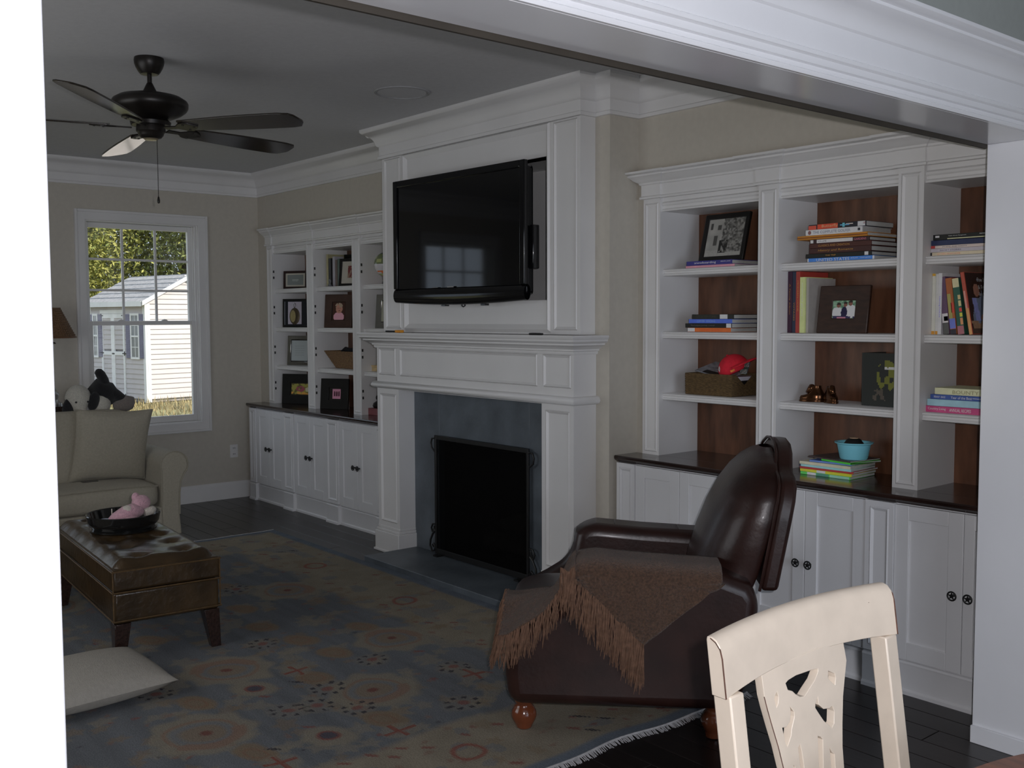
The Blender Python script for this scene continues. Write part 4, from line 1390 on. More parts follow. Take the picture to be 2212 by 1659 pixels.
build('leg', G().tube([dp(.200, .075, -.02), dp(.180, .125, 0), dp(.158, .165, .01), dp(.140, .190, .012), dp(.134, .202, .012)], [.034, .036, .034, .028, .010], 14), PB, dog, smooth=80)
build('leg', G().tube([dp(.215, .040, 0), dp(.265, .010, .02), dp(.315, -.030, .02), dp(.350, -.055, .02)], [.050, .040, .036, .026], 14), PB, dog, smooth=80)
g = G().tube([dp(.240, -.075, .02), dp(.285, -.066, .03), dp(.335, -.048, .03), dp(.372, -.050, .03), dp(.384, -.056, .03)], [.030, .050, .058, .046, .014], 16)
build('foot', g, PG, dog, smooth=80)

cs = thing('console_table', 'dark narrow console table between sofa back and window wall', 'table', (-7.90, 1.75, 0))
build('table_top', G().box(-8.07, -7.76, 1.05, 2.36, .862, .888), DARKW, cs, bevel=.003)
for x, yv in ((-8.05, 1.08), (-8.05, 2.29), (-7.82, 1.08), (-7.82, 2.29)):
    build('leg', G().box(x, x + .04, yv, yv + .04, .0005, .862), DARKW, cs, bevel=.002)
build('rail', G().box(-8.04, -7.79, 1.10, 2.30, .80, .862), DARKW, cs)
LX, LY = -7.92, 2.187
la = thing('table_lamp', 'crystal-stemmed table lamp with a woven brown shade left of the window', 'lamp', (LX, LY, .888))
CRY = mat_mix('crystal', .42, 'gloss', .06, (.75, .78, .82))
build('base', G().lathe([(.062, .8885), (.062, .905), (.045, .912), (.030, .93), (.042, .955), (.046, .968), (.030, .985), (.020, .992), (.028, 1.0), (.028, 1.01), (.014, 1.02)], 24, (LX, LY, 0)), CRY, la)
build('stem', G().lathe([(.011, 1.02), (.013, 1.05), (.015, 1.20), (.018, 1.30), (.022, 1.315), (.016, 1.33), (.018, 1.338), (.008, 1.345)], 12, (LX, LY, 0)), CRY, la)
build('collar', G().lathe([(.032, 1.342), (.026, 1.350), (.010, 1.358), (.008, 1.38)], 20, (LX, LY, 0)), BRONZE, la)
build('bulb_socket', G().lathe([(.010, 1.36), (.014, 1.375), (.014, 1.42), (.010, 1.425)], 16, (LX, LY, 0)), CHROME, la)
WICK = mat('woven_shade', (.23, .125, .060), .85, noise=(60, .5), stretch=(1, 1, 5), bump=(160, .8))
build('shade', G().lathe([(.172, 1.388), (.168, 1.392), (.068, 1.604), (.064, 1.604), (.164, 1.388)], 48, (LX, LY, 0), caps=False), WICK, la)
g = G()
for i in range(48):
    a = 2 * pi * i / 48
    for k in range(14):
        t = k / 13
        r = .1705 - .103 * t
        z = 1.392 + .212 * t
        g.ell((LX + r * cos(a), LY + r * sin(a), z), (.0028, .0028, .0034), 5, 4)
o = build('shade_beads', g, mat('amber_beads', (.22, .14, .09), .25, noise=(60, .4)), la)
o['kind'] = 'stuff'
build('shade_trim', G().lathe([(.174, 1.384), (.176, 1.388), (.172, 1.393)], 48, (LX, LY, 0), caps=False), mat('shade_trim', (.16, .07, .03), .7, noise=(60, .2)), la)
build('finial', G().lathe([(.010, 1.604), (.012, 1.612), (.006, 1.622), (.012, 1.630), (.004, 1.642)], 16, (LX, LY, 0)), BRONZE, la)

# ------------------------------------------------------------------ tufted ottoman, tray, toys, pouf, floor cushion
OA = radians(175.59)
la_ = Vector((cos(OA), sin(OA), 0))
lb_ = Vector((sin(OA), -cos(OA), 0))
ONL = Vector((-4.452, 1.452, 0))
OW, OL = .464, 1.16
ot = thing('ottoman', 'long dark brown tufted leather ottoman on tapered legs', 'ottoman', M=Matrix(((la_.x, lb_.x, 0, ONL.x), (la_.y, lb_.y, 0, ONL.y), (0, 0, 1, 0), (0, 0, 0, 1))))
OLEA = mat('umber_leather', (.050, .030, .013), .30, noise=(7, .45), bump=(30, .3), spec=.5, coat=.15)
TUFT = [(OL * (i + .5) / 6, OW * q) for i in range(6) for q in (.28, .72)]
g = G()
def ot_top(u, v):
    x, yv = u * OL, v * OW
    ex, ey = min(u, 1 - u) * OL, min(v, 1 - v) * OW
    z = .474 - .055 * max(0, 1 - ex / .06) ** 2 - .055 * max(0, 1 - ey / .06) ** 2
    for a, b in TUFT:
        d = sqrt((x - a) ** 2 + (yv - b) ** 2)
        z -= .022 * math.exp(-(d / .035) ** 2)
        z -= .005 * math.exp(-(d / .09) ** 2)
    z += .0025 * sin(x * 37 + yv * 9) * sin(yv * 29)
    return (x, yv, z)
g.grid(ot_top, 96, 44)
build('top_cushion', g, OLEA, ot, local=True, smooth=80)
g = G()
for z0, z1, ins in ((.335, .432, -.006), (.19, .330, 0)):
    g.box(ins, OL - ins, ins, OW - ins, z0, z1)
build('body', g, OLEA, ot, local=True, bevel=.012, seg=3)
g = G()
for z in (.424, .332, .205):
    e = .0075
    g.tube([(-e, -e, z), (OL / 2, -e, z), (OL + e, -e, z)], .0035, 6)
    g.tube([(OL + e, -e, z), (OL + e, OW + e, z)], .0035, 6)
    g.tube([(OL + e, OW + e, z), (-e, OW + e, z)], .0035, 6)
    g.tube([(-e, OW + e, z), (-e, -e, z)], .0035, 6)
for x, yv in ((-.004, -.004), (-.004, OW + .004)):
    g.tube([(x, yv, .20), (x, yv, .43)], .003, 6)
build('welt', g, mat('umber_welt', (.10, .058, .022), .4, noise=(60, .3)), ot, local=True)
for a, b in TUFT:
    build('button', G().ell((a, b, .4525), (.012, .012, .006), 12, 8), OLEA, ot, local=True, smooth=80)
for x, yv, sx, sy in ((.0, .0, -1, -1), (.0, OW, -1, 1), (OL, .0, 1, -1), (OL, OW, 1, 1)):
    g = G()
    xi, yi = x - sx * .070, yv - sy * .070
    xb_, yb_ = x - sx * .038, yv - sy * .040
    vs = [(x + 0, yv, .19), (xi, yv, .19), (xi, yi, .19), (x, yi, .19), (x + sx * .004, yv + sy * .004, .0135), (xb_, yv + sy * .004, .0135), (xb_, yb_, .0135), (x + sx * .004, yb_, .0135)]
    g.add(vs, [(0, 1, 2, 3), (4, 7, 6, 5), (0, 4, 5, 1), (1, 5, 6, 2), (2, 6, 7, 3), (3, 7, 4, 0)])
    build('leg', g, DARKW, ot, local=True, bevel=.002)

TXC, TYC, TZ = -5.118, 1.727, .474
LACQ = mat('black_lacquer', (.010, .010, .010), .08, noise=(6, .2), coat=.5)
tr = thing('round_tray', 'round black lacquer tray on small feet on the ottoman', 'tray', (TXC, TYC, TZ))
build('tray', G().lathe([(.001, .496), (.145, .496), (.152, .500), (.168, .552), (.174, .556), (.177, .552), (.170, .524), (.168, .512), (.158, .500), (.150, .492), (.148, .486), (.001, .486)], 64, (TXC, TYC, 0)), LACQ, tr, smooth=50)
build('base_ring', G().lathe([(.130, .4745), (.158, .4745), (.160, .482), (.150, .488)], 48, (TXC, TYC, 0)), LACQ, tr)
PINK = mat('pink_plush', (.62, .36, .42), .95, noise=(90, .14), bump=(180, .7), sheen=.3)
PALEP = mat('pale_plush', (.66, .60, .52), .95, noise=(90, .12), bump=(180, .7), sheen=.3)
RV = Vector((.29, .957, 0))
def tp(a, b, c=0.0):
    "a along the picture's right, b up from the tray floor, c towards the camera"
    p = Vector((TXC, TYC, .497)) + RV * a + Vector((.957, -.29, 0)) * c
    return (p.x, p.y, p.z + b)
pk = thing('pink_plush_toy', 'pink and cream stuffed toy slumped in the round tray', 'stuffed toy', tp(.05, 0))
build('body', G().tube([tp(-.080, .018, .05), tp(-.04, .034, .04), tp(.01, .052, .03), tp(.05, .066, .02), (tp(.09, .066, .01))], [.012, .032, .044, .040, .024], 16), PINK, pk, smooth=80)
build('head', G().ell(tp(.085, .100, -.01), (.042, .046, .040), 20, 14), PINK, pk, smooth=80)
build('ear', G().ell(tp(.060, .130, -.01), (.018, .020, .024), 14, 10), PINK, pk, smooth=80)
build('muzzle', G().ell(tp(.020, .072, .035), (.030, .034, .028), 16, 12), PALEP, pk, smooth=80)
build('leg', G().tube([tp(.10, .050, .02), tp(.13, .058, .01), tp(.146, .072, .0)], [.024, .024, .016], 12), PALEP, pk, smooth=80)
build('arm', G().tube([tp(-.02, .030, .08), tp(.03, .034, .09), tp(.06, .040, .085)], [.012, .020, .012], 12), PINK, pk, smooth=80)
wt = thing('pale_blue_dish', 'pale blue rounded dish lying at the left in the round tray', 'dish', tp(-.09, 0))
build('dish', G().ell(tp(-.085, .020, .045), (.050, .048, .0225), 24, 12), mat('pale_blue_ceramic', (.42, .46, .62), .35, noise=(20, .08)), wt, smooth=80)
build('handle', G().tube([tp(-.052, .018, -.06), tp(-.052, .070, -.065)], .003, 6), PALEP, wt)

fc = thing('floor_cushion', 'flat cream cushion lying on the rug in front of the ottoman', 'pillow', (-4.14, 1.20, .013))
g = pillow_mesh(.60, .46, .15, .03)
g.xf(Matrix.Translation((-4.150, 1.215, .083)) @ Matrix.Rotation(radians(4), 4, 'Z') @ Matrix.Rotation(pi / 2, 4, 'Z') @ Matrix.Rotation(radians(93), 4, 'X'))
build('cover', g, mat('cushion_linen', (.40, .375, .33), .92, noise=(60, .06), bump=(220, .3)), fc, smooth=80)
pf = thing('leather_pouf', 'round dark leather pouf, mostly hidden behind the ottoman at the left', 'pouf', (-5.62, 1.20, .0135))
build('body', G().lathe([(.20, .0135), (.245, .03), (.265, .10), (.268, .20), (.255, .28), (.20, .325), (.08, .335), (.001, .336)], 40, (-5.66, 1.17, 0)), LEA, pf, smooth=60)
build('seam', G().lathe([(.252, .278), (.259, .283), (.252, .288)], 40, (-5.66, 1.17, 0), caps=False), LEA, pf)

# ------------------------------------------------------------------ books, frames and ornaments
def cmat(col, rough=.5, nm='cover'):
    key = '%s_%d_%d_%d' % (nm, int(col[0] * 255), int(col[1] * 255), int(col[2] * 255))
    return mat(key, col, rough, noise=(25, .08))
INK_W, INK_K, INK_G = mat('ink_white', K(165, 165, 165, 3), .6, noise=(200, .1)), mat('ink_dark', K(60, 60, 70, 2), .6, noise=(200, .1)), mat('ink_gold', K(150, 110, 50, 2.2), .5, noise=(200, .2))

def book_lying(label, x0, x1, ys, depth, z0, z1, col, group, rot=0.0, page_col=None, soft=False):
    "a book lying flat, spine to the front; local frame turned about its front-left corner"
    M = Matrix.Translation((x0, ys, z0)) @ Matrix.Rotation(radians(rot), 4, 'Z')
    b = thing('book', label, 'book', M=M, group=group)
    w, h = x1 - x0, z1 - z0
    depth = min(depth, BKB - .012 - ys)
    c = cmat(col)
    t = .0015 if soft else .0028
    g = G()
    pr = [(0, 0), (depth, 0), (depth, t), (t * 2, t), (t * 2, h - t), (depth, h - t), (depth, h), (0, h)]
    g.prism(pr, 'x', 0, w)
    build('cover', g, c, b, local=True, bevel=.0008, seg=1)
    e = 0 if soft else .003
    build('pages', G().box(e + .0005, w - e - .0005, t * 2 + .0003, depth - e - .001, t + .0001, h - t - .0001), PAGES, b, local=True, smooth=0)
    b['_w'], b['_h'] = w, h
    return b
def spine_text(b, s, f0, f1, m, hf=.55, zf=.5, italic=0.0, name='title'):
    w, h = b['_w'], b['_h']
    M = ROOTS[b.as_pointer()] @ Matrix(((1, 0, 0, 0), (0, 0, -1, 0), (0, 1, 0, 0), (0, 0, 0, 1)))
    return text(s, b, w * (f0 + f1) / 2, h * zf, w * (f1 - f0), h * hf, .0006, m, name, italic, M=M)
def spine_patch(b, f0, f1, col, z0=.06, z1=.94, name='spine_label'):
    w, h = b['_w'], b['_h']
    return build(name, G().box(w * f0, w * f1, -.0004, .001, h * z0, h * z1), cmat(col, .5, 'label'), b, local=True, smooth=0)
def book_standing(label, x0, x1, ys, depth, z0, h, col, group, lean_deg=0.0, soft=False):
    "upright, spine to the front; leans to the left (towards -x) by lean_deg at the top"
    M = Matrix.Translation((x0, ys, z0)) @ Matrix.Rotation(radians(-lean_deg), 4, 'Y')
    b = thing('book', label, 'book', M=M, group=group)
    w = x1 - x0
    depth = min(depth, BKB - .006 - ys)
    t = .0015 if soft else .0025
    pr = [(0, 0), (w, 0), (w, depth), (w - t, depth), (w - t, t * 2), (t, t * 2), (t, depth), (0, depth)]
    build('cover', G().prism(pr, 'z', 0, h), cmat(col), b, local=True, bevel=.0008, seg=1)
    e = 0 if soft else .003
    build('pages', G().box(t + .0001, w - t - .0001, t * 2 + .0003, depth - .003, e + .0003, h - e - .0003), PAGES, b, local=True, smooth=0)
    b['_w'], b['_h'] = w, h
    return b
def vspine_text(b, s, f0, f1, m, wf=.55, name='title'):
    w, h = b['_w'], b['_h']
    M = ROOTS[b.as_pointer()] @ Matrix(((0, 1, 0, w / 2), (0, 0, -1, 0), (-1, 0, 0, 0), (0, 0, 0, 1)))
    return text(s, b, -h * (f0 + f1) / 2, 0, h * abs(f1 - f0), w * wf, .0006, m, name, M=M)
def vspine_patch(b, f0, f1, col, a=.04, c=.96, name='spine_label'):
    w, h = b['_w'], b['_h']
    return build(name, G().box(w * a, w * c, -.0004, .001, h * f0, h * f1), cmat(col, .5, 'label'), b, local=True, smooth=0)

GB = 'books in the bookcase right of the fireplace'
Z1, Z2, Z3 = SH[2] + .0005, SH[1] + .0005, SH[0] + .0005
# --- middle bay, top shelf: the tall flat pile
Y0 = 3.978
z = Z1
b = book_lying('blue paperback lettered UNITED STATES, lowest of the top-shelf pile', -2.690, -2.360, Y0, .235, z, z + .0175, K(48, 92, 168), GB, soft=True)
spine_text(b, 'UNITED STATES', .14, .64, INK_W, .78, .46)
spine_patch(b, .0, .018, K(170, 175, 190)); spine_patch(b, .975, 1.0, K(170, 175, 190))
spine_text(b, 'ATLAS   road guide', .66, .95, INK_W, .34, .56, name='subtitle')
z += .0180
b = book_lying('black hardback with a small white spine label, second in the top-shelf pile', -2.697, -2.372, Y0 - .003, .235, z, z + .0185, K(14, 15, 14), GB)
spine_text(b, 'THE TRIP', .31, .47, INK_G, .34, .5)
spine_patch(b, .90, .955, K(150, 150, 155), .1, .9)
z += .0190
b = book_lying('lower of two dark maroon gilt-lettered volumes in the top-shelf pile', -2.682, -2.376, Y0, .225, z, z + .0240, K(44, 22, 20), GB)
spine_text(b, 'History and Romance', .15, .72, INK_G, .5, .5, .2)
z += .0245
b = book_lying('upper of two dark maroon gilt-lettered volumes in the top-shelf pile', -2.682, -2.376, Y0 + .001, .225, z, z + .0205, K(50, 24, 20), GB)
spine_text(b, 'CLASSICS AND CREATION', .15, .66, INK_G, .42, .5)
z += .0210
b = book_lying('dark book with a white spine band and pink lettering in the pile', -2.680, -2.386, Y0 + .002, .22, z, z + .0175, K(38, 24, 26), GB)
spine_patch(b, .12, .73, K(150, 150, 148), .08, .92)
spine_patch(b, .01, .06, K(160, 155, 150), .1, .9)
spine_text(b, 'VOLUME', .14, .29, INK_K, .4, .5)
spine_text(b, 'GARDENS', .75, .95, mat('ink_pink', K(190, 85, 100), .6, noise=(90, .1)), .5, .5, name='subtitle')
z += .0180
b = book_lying('wide gold-edged album jutting out left from the middle of the pile', -2.737, -2.384, Y0 - .012, .24, z, z + .0175, K(135, 88, 25), GB, rot=-1.2)
spine_patch(b, .0, 1.0, K(92, 52, 18), .30, .62, 'spine_stripe')
z += .0180
b = book_lying('white hardback lettered THE COMPLETE GOLFER near the top of the pile', -2.697, -2.412, Y0 - .008, .235, z, z + .0250, K(160, 158, 158), GB, rot=-.8)
spine_text(b, 'THE COMPLETE GOLFER', .14, .80, mat('ink_grey_blue', K(90, 95, 110, 2.4), .6, noise=(90, .1)), .46, .5)
spine_patch(b, .925, .965, K(35, 35, 38), .3, .75)
g = G().prism([(.075 + .028 * cos(2 * pi * k / 20), .5 + .36 * sin(2 * pi * k / 20)) for k in range(20)], 'y', -.0005, .001)
g.v = [(p[0] * b['_w'], p[1], p[2] * b['_h']) for p in g.v]
build('spine_emblem', g, cmat(K(95, 65, 65), .5, 'label'), b, local=True, smooth=0)
z += .0255
b = book_lying('red and black paperback lettered Butterfly, topmost of the pile', -2.684, -2.394, Y0 - .004, .21, z, z + .0220, K(22, 22, 28), GB, rot=-1.6, soft=True)
spine_patch(b, .16, .52, K(170, 55, 35), .02, .98)
spine_patch(b, .0, .14, K(150, 60, 45), .0, .8)
spine_text(b, 'Butterfly', .24, .52, mat('ink_orange', K(225, 120, 90), .6, noise=(90, .1)), .72, .5)
spine_patch(b, .56, .72, K(70, 120, 150), .40, .62)
spine_patch(b, .60, .64, K(80, 140, 170), .12, .9)
spine_patch(b, .66, .78, K(150, 140, 135), .55, .75)
spine_patch(b, .86, .985, K(190, 170, 150), .05, .95)
spine_patch(b, .95, .985, K(150, 40, 50), .4, .8)
# --- middle bay, second shelf: standing books
ys = 3.995
b = book_standing('dark plum book standing leftmost on the second shelf of the middle bay', -2.8060, -2.8055 + .0225, ys + .002, .235, Z2, .281, K(40, 20, 34), GB)
vspine_text(b, 'A Family Album', .3, .8, INK_G, .3)
b = book_standing('dark navy book standing between the plum and the red one', -2.7825, -2.7610, ys + .004, .235, Z2, .280, K(26, 30, 44), GB)
vspine_text(b, 'VOYAGES', .2, .5, INK_G, .3)
b = book_standing('red cloth book standing between the navy and the pale green one', -2.7605, -2.7385, ys, .245, Z2, .280, K(110, 36, 30), GB)
vspine_text(b, 'MODERN HOME', .35, .85, INK_G, .3)
b = book_standing('pale green book with a white jacket standing right of the red one', -2.7380, -2.7120, ys - .002, .225, Z2, .254, K(142, 148, 100), GB)
vspine_text(b, 'ornamental gardens', .3, .9, INK_W, .35)
b = book_standing('tall pale grey album standing behind the tilted family photo', -2.7115, -2.6985, ys + .008, .24, Z2, .250, K(120, 116, 112, 2.6), GB)
# --- left bay
b = book_lying('pink booklet lying under the navy book below the street picture', -3.403, -3.098, Y0, .225, Z1, Z1 + .0125, K(150, 105, 115), GB, soft=True)
b = book_lying('navy book lettered snowboarding under the framed street picture', -3.395, -3.112, Y0 - .003, .225, Z1 + .013, Z1 + .0345, K(38, 36, 86), GB)
spine_text(b, 'snowboarding', .18, .66, INK_W, .62, .5)
spine_text(b, 'ABRAMS  JOHN', .76, .97, INK_W, .3, .62, name='author')
b = book_lying('orange and white paperback, lowest of the left-bay pile', -3.388, -3.118, Y0 + .002, .225, Z2, Z2 + .0205, K(172, 76, 34), GB, soft=True)
spine_patch(b, .0, .17, K(165, 165, 160))
spine_text(b, 'TRAVEL GUIDE', .3, .75, mat('ink_rust', K(150, 58, 25), .6, noise=(90, .1)), .45, .5)
b = book_lying('black paperback with a white label, second in the left-bay pile', -3.398, -3.108, Y0 - .004, .225, Z2 + .021, Z2 + .0425, K(14, 14, 16), GB, soft=True)
spine_text(b, 'The Longest Journey  a novel', .12, .64, mat('ink_dim', K(95, 92, 85, 2), .6, noise=(90, .1)), .42, .5)
spine_patch(b, .89, .99, K(160, 165, 168), .04, .96)
b = book_lying('blue paperback, third in the left-bay pile', -3.379, -3.108, Y0 - .001, .225, Z2 + .043, Z2 + .0635, K(58, 78, 150), GB, soft=True)
spine_text(b, 'SUMMER  READING', .2, .62, mat('ink_sky', K(95, 120, 185), .6, noise=(90, .1)), .5, .5)
b = book_lying('black hardback with a white spine tab, topmost of the left-bay pile', -3.360, -3.102, Y0 + .002, .225, Z2 + .064, Z2 + .0870, K(22, 22, 18), GB)
spine_text(b, 'COLLECTED STORIES', .1, .6, mat('ink_dim2', K(60, 58, 48, 2), .6, noise=(90, .1)), .42, .5)
spine_patch(b, .68, .86, K(165, 165, 160), .04, .96)
# --- right bay
zz = Z1
b = book_lying('thin cream paperback with orange lettering, lowest in the right-bay top pile', -2.112, -1.862, Y0 + .004, .21, zz, zz + .0145, K(158, 140, 120), GB, soft=True)
spine_patch(b, .0, .03, K(30, 30, 32)); spine_text(b, 'LETTERS FROM HOME', .12, .5, mat('ink_brick', K(150, 90, 70), .6, noise=(90, .1)), .4, .5)
zz += .015
b = book_lying('thin grey paperback, second in the right-bay top pile', -2.111, -1.860, Y0 + .006, .21, zz, zz + .0145, K(135, 130, 135), GB, soft=True)
spine_text(b, 'SHORT STORIES', .15, .5, INK_K, .4, .5)
zz += .015
b = book_lying('thin pinkish paperback with a red corner, third in the right-bay top pile', -2.110, -1.862, Y0 + .004, .21, zz, zz + .0115, K(158, 138, 132), GB, soft=True)
spine_patch(b, .0, .07, K(130, 45, 45)); spine_text(b, 'POEMS AND ESSAYS', .2, .6, INK_K, .4, .5)
zz += .012
b = book_lying('thick navy book, fourth in the right-bay top pile', -2.109, -1.858, Y0 + .002, .22, zz, zz + .0205, K(28, 34, 58), GB)
zz += .021
b = book_lying('black paperback with white lettering, topmost of the right-bay top pile', -2.100, -1.856, Y0, .20, zz, zz + .0220, K(14, 14, 16), GB, rot=-1.5, soft=True)
spine_patch(b, .25, .93, K(150, 148, 118), .10, .26); spine_patch(b, .04, .11, K(170, 172, 160), .45, .8)
spine_text(b, 'Public Works Management', .27, .57, INK_W, .22, .66); spine_text(b, 'novel', .79, .89, INK_W, .26, .78, .2, 'author')
b = book_standing('thin cream book with orange ends, leftmost standing in the right bay', -2.1110, -2.0965, ys + .006, .21, Z2, .248, K(158, 156, 140), GB)
vspine_patch(b, .0, .055, K(170, 105, 40)); vspine_patch(b, .96, 1.0, K(175, 115, 40))
b = book_standing('thin white book, second standing in the right bay', -2.0960, -2.0820, ys + .008, .21, Z2, .246, K(156, 156, 146), GB)
vspine_patch(b, .0, .055, K(170, 105, 40))
b = book_standing('white book lettered Learning PostLine in violet, third standing in the right bay', -2.0815, -2.0665, ys, .22, Z2, .249, K(168, 168, 178), GB)
vspine_text(b, 'Learning PostLine', .28, .62, mat('ink_violet', K(70, 60, 150), .6, noise=(90, .1)), .45)
b = book_standing('purple-backed book with a white and grey foot, leaning in the right bay', -2.0570, -2.0310, ys + .002, .21, Z2, .234, K(66, 48, 66), GB, 6.0)
vspine_patch(b, .0, .20, K(58, 58, 56)); vspine_patch(b, .20, .36, K(150, 145, 145)); vspine_patch(b, .23, .31, K(62, 48, 55), .3, .95)
b = book_standing('orange and red cookbook with a blue foot, leaning in the right bay', -2.0270, -2.0010, ys + .002, .215, Z2, .228, K(118, 66, 34), GB, 7.0)
vspine_patch(b, .28, .72, K(115, 110, 62), .05, .6); vspine_patch(b, .38, .56, K(140, 48, 38), .5, .97); vspine_patch(b, .10, .28, K(75, 84, 140)); vspine_patch(b, .0, .09, K(30, 28, 36))
b = book_standing('dark green book with food pictures and a cream head, leaning in the right bay', -1.9960, -1.9680, ys + .002, .215, Z2, .226, K(30, 62, 50), GB, 8.0)
vspine_patch(b, .84, 1.0, K(148, 142, 112)); vspine_patch(b, .0, .15, K(120, 75, 80))
for f0, f1, cc in ((.62, .70, K(150, 135, 95)), (.50, .60, K(150, 140, 100)), (.40, .47, K(150, 50, 45)), (.31, .38, K(165, 145, 50)), (.17, .29, K(150, 105, 70))):
    vspine_patch(b, f0, f1, cc, .58, .97, 'spine_picture')
b = book_standing('large cookbook leaning at an angle, cover with a person in a blue shirt cooking', -1.9480, -1.9330, ys - .002, .22, Z2, .252, K(125, 55, 42), GB, 10.0)
vspine_patch(b, .0, .42, K(165, 110, 70), .1, .9); vspine_patch(b, .42, .70, K(155, 105, 95), .1, .6)
def cover_paint(u, v):
    c = np.zeros(u.shape + (3,)) + np.array(K(42, 30, 27))
    c = blend(c, (np.abs(u - .45) * .9 + np.abs(v - .25) * .5 < .33) * 1.0, K(88, 96, 112))
    c = blend(c, (np.abs(u - .24 - .18 * (.55 - v)) < .09) * ((v > .2) & (v < .58)) * 1.0, K(105, 110, 160))
    c = blend(c, (((u - .36) / .20) ** 2 + ((v - .73) / .15) ** 2 < 1) * 1.0, K(40, 26, 20))
    c = blend(c, (((u - .36) / .115) ** 2 + ((v - .71) / .105) ** 2 < 1) * 1.0, K(118, 84, 70))
    c = blend(c, (v < .20) * (vnoise(u * 9, v * 20, 3) > .4), K(120, 95, 75))
    c = blend(c, (((u - .6) / .2) ** 2 + ((v - .26) / .06) ** 2 < 1) * 1.0, K(135, 100, 82))
    c = blend(c, (v < .09) * 1.0, K(66, 52, 44))
    return c * (.85 + .3 * vnoise(u * 30, v * 30, 5))[..., None]
MB = ROOTS[b.as_pointer()]
wB, hB = b['_w'], b['_h']
def mb(yv, zv):
    return tuple(MB @ Vector((wB + .0006, yv, zv)))
picture('cover_picture', [mb(.004, .002), mb(.216, .002), mb(.216, hB - .002), mb(.004, hB - .002)], 40, 48, cover_paint, b)
MC = MB @ Matrix(((0, 0, 1, wB), (1, 0, 0, 0), (0, 1, 0, 0), (0, 0, 0, 1)))
for i, s in enumerate(('Fine Food', '& Friends', 'Easy Cooking')):
    text(s, b, .150, hB * (.88 - .12 * i), .10, .016, .0010, INK_W, 'title', M=MC)
zz = Z3
b = book_lying('raspberry hardback lettered ANNUAL RECIPES, lowest of the bottom right pile', -2.112, -1.870, Y0 - .004, .22, zz, zz + .0255, K(132, 48, 84), GB)
spine_text(b, 'Country Living', .04, .35, INK_W, .5, .55); spine_text(b, 'ANNUAL RECIPES', .41, .78, INK_W, .5, .5, .15)
zz += .026
b = book_lying('light blue hardback, second in the bottom right pile', -2.108, -1.872, Y0 - .002, .22, zz, zz + .0275, K(112, 140, 156), GB)
zz += .028
b = book_lying('dark blue hardback with a white-lettered spine, third in the bottom right pile', -2.096, -1.868, Y0, .22, zz, zz + .0190, K(42, 60, 108), GB)
spine_text(b, 'PENNY  BAKE', .07, .28, INK_W, .4, .5); spine_text(b, 'Year of the Best', .38, .76, INK_W, .55, .5); spine_patch(b, .77, 1.0, K(150, 165, 180), .46, .56)
zz += .0195
b = book_lying('pale green book lettered BOUNTY, topmost of the bottom right pile', -2.080, -1.882, Y0 + .004, .20, zz, zz + .0270, K(150, 152, 122), GB)
spine_text(b, 'BOUNTY', .38, .92, mat('ink_olive', K(110, 105, 72), .6, noise=(90, .1)), .52, .45)
# black book at the right end of the middle bay
b = book_standing('dark picture book with a yellow-green cover photo, standing at the right of the middle bay', -2.455, -2.435, 4.055, .20, Z3, .232, K(22, 24, 22), GB)
def dark_cover(u, v):
    c = np.zeros(u.shape + (3,)) + np.array(K(24, 26, 24))
    m = (((u - .62) / .26) ** 2 + ((v - .58) / .3) ** 2 < 1) * (vnoise(u * 8, v * 10, 4) > .35)
    c = blend(c, m * .8, K(84, 86, 30))
    c = blend(c, (((u - .45) / .2) ** 2 + ((v - .2) / .12) ** 2 < 1) * (vnoise(u * 12, v * 12, 6) > .5) * .6, K(70, 62, 54))
    c = blend(c, (np.abs(v - .73) < .025) * (u > .55) * (u < .95) * (vnoise(u * 40, v * 5, 8) > .35), K(140, 140, 138))
    return c
build('front_board', G().box(-2.448, -2.262, 4.050, 4.054, Z3, Z3 + .232), cmat(K(20, 21, 20)), b, smooth=0)
picture('cover_picture', [(-2.446, 4.0493, Z3 + .002), (-2.264, 4.0493, Z3 + .002), (-2.264, 4.0493, Z3 + .230), (-2.446, 4.0493, Z3 + .230)], 30, 40, dark_cover, b)

# --- pile of children's books on the right counter, and the blue bowl on it
CB = 'thin picture books piled on the right counter'
zz = ZT + .0005
pile = [(-2.686, .250, .205, .0125, K(70, 150, 70), 1.0, 'thin green and white picture book, lowest of the pile on the counter', [(.14, .32, K(165, 168, 170)), (.33, .58, K(60, 105, 90)), (.6, .98, K(110, 160, 130))]),
        (-2.688, .256, .210, .0120, K(165, 145, 40), 2.0, 'thin yellow picture book with a white spine patch in the counter pile', [(.33, .50, K(160, 160, 175))]),
        (-2.690, .262, .222, .0090, K(125, 40, 42), 3.5, 'thin red picture book jutting out in the counter pile', []),
        (-2.692, .258, .205, .0105, K(112, 148, 150), 1.5, 'thin aqua picture book in the counter pile', [(.0, .03, K(40, 42, 60))]),
        (-2.692, .256, .208, .0130, K(150, 145, 125), 1.0, 'cream picture book in the counter pile', []),
        (-2.648, .205, .20, .0075, K(70, 92, 140), 4.0, 'thin blue picture book under the green one in the counter pile', []),
        (-2.600, .170, .19, .0085, K(60, 150, 50), -11.0, 'thin bright green picture book set askew near the pile top', []),
        (-2.668, .235, .20, .0060, K(52, 42, 40), -8.0, 'thin dark picture book set askew, topmost under the blue bowl', [])]
for x0, w, dpt, h, col, rot, lab, patches in pile:
    b = book_lying(lab, x0, x0 + w, 3.942 + (.012 if w < .24 else 0) + (.02 if rot < 0 else 0), dpt, zz, zz + h, col, CB, rot=rot, soft=True)
    for f0, f1, cc in patches:
        spine_patch(b, f0, f1, cc, .05, .95)
    zz += h + .0004
bw = thing('plastic_bowl', 'sky blue plastic bowl on top of the picture book pile', 'bowl', (-2.452, 4.045, zz))
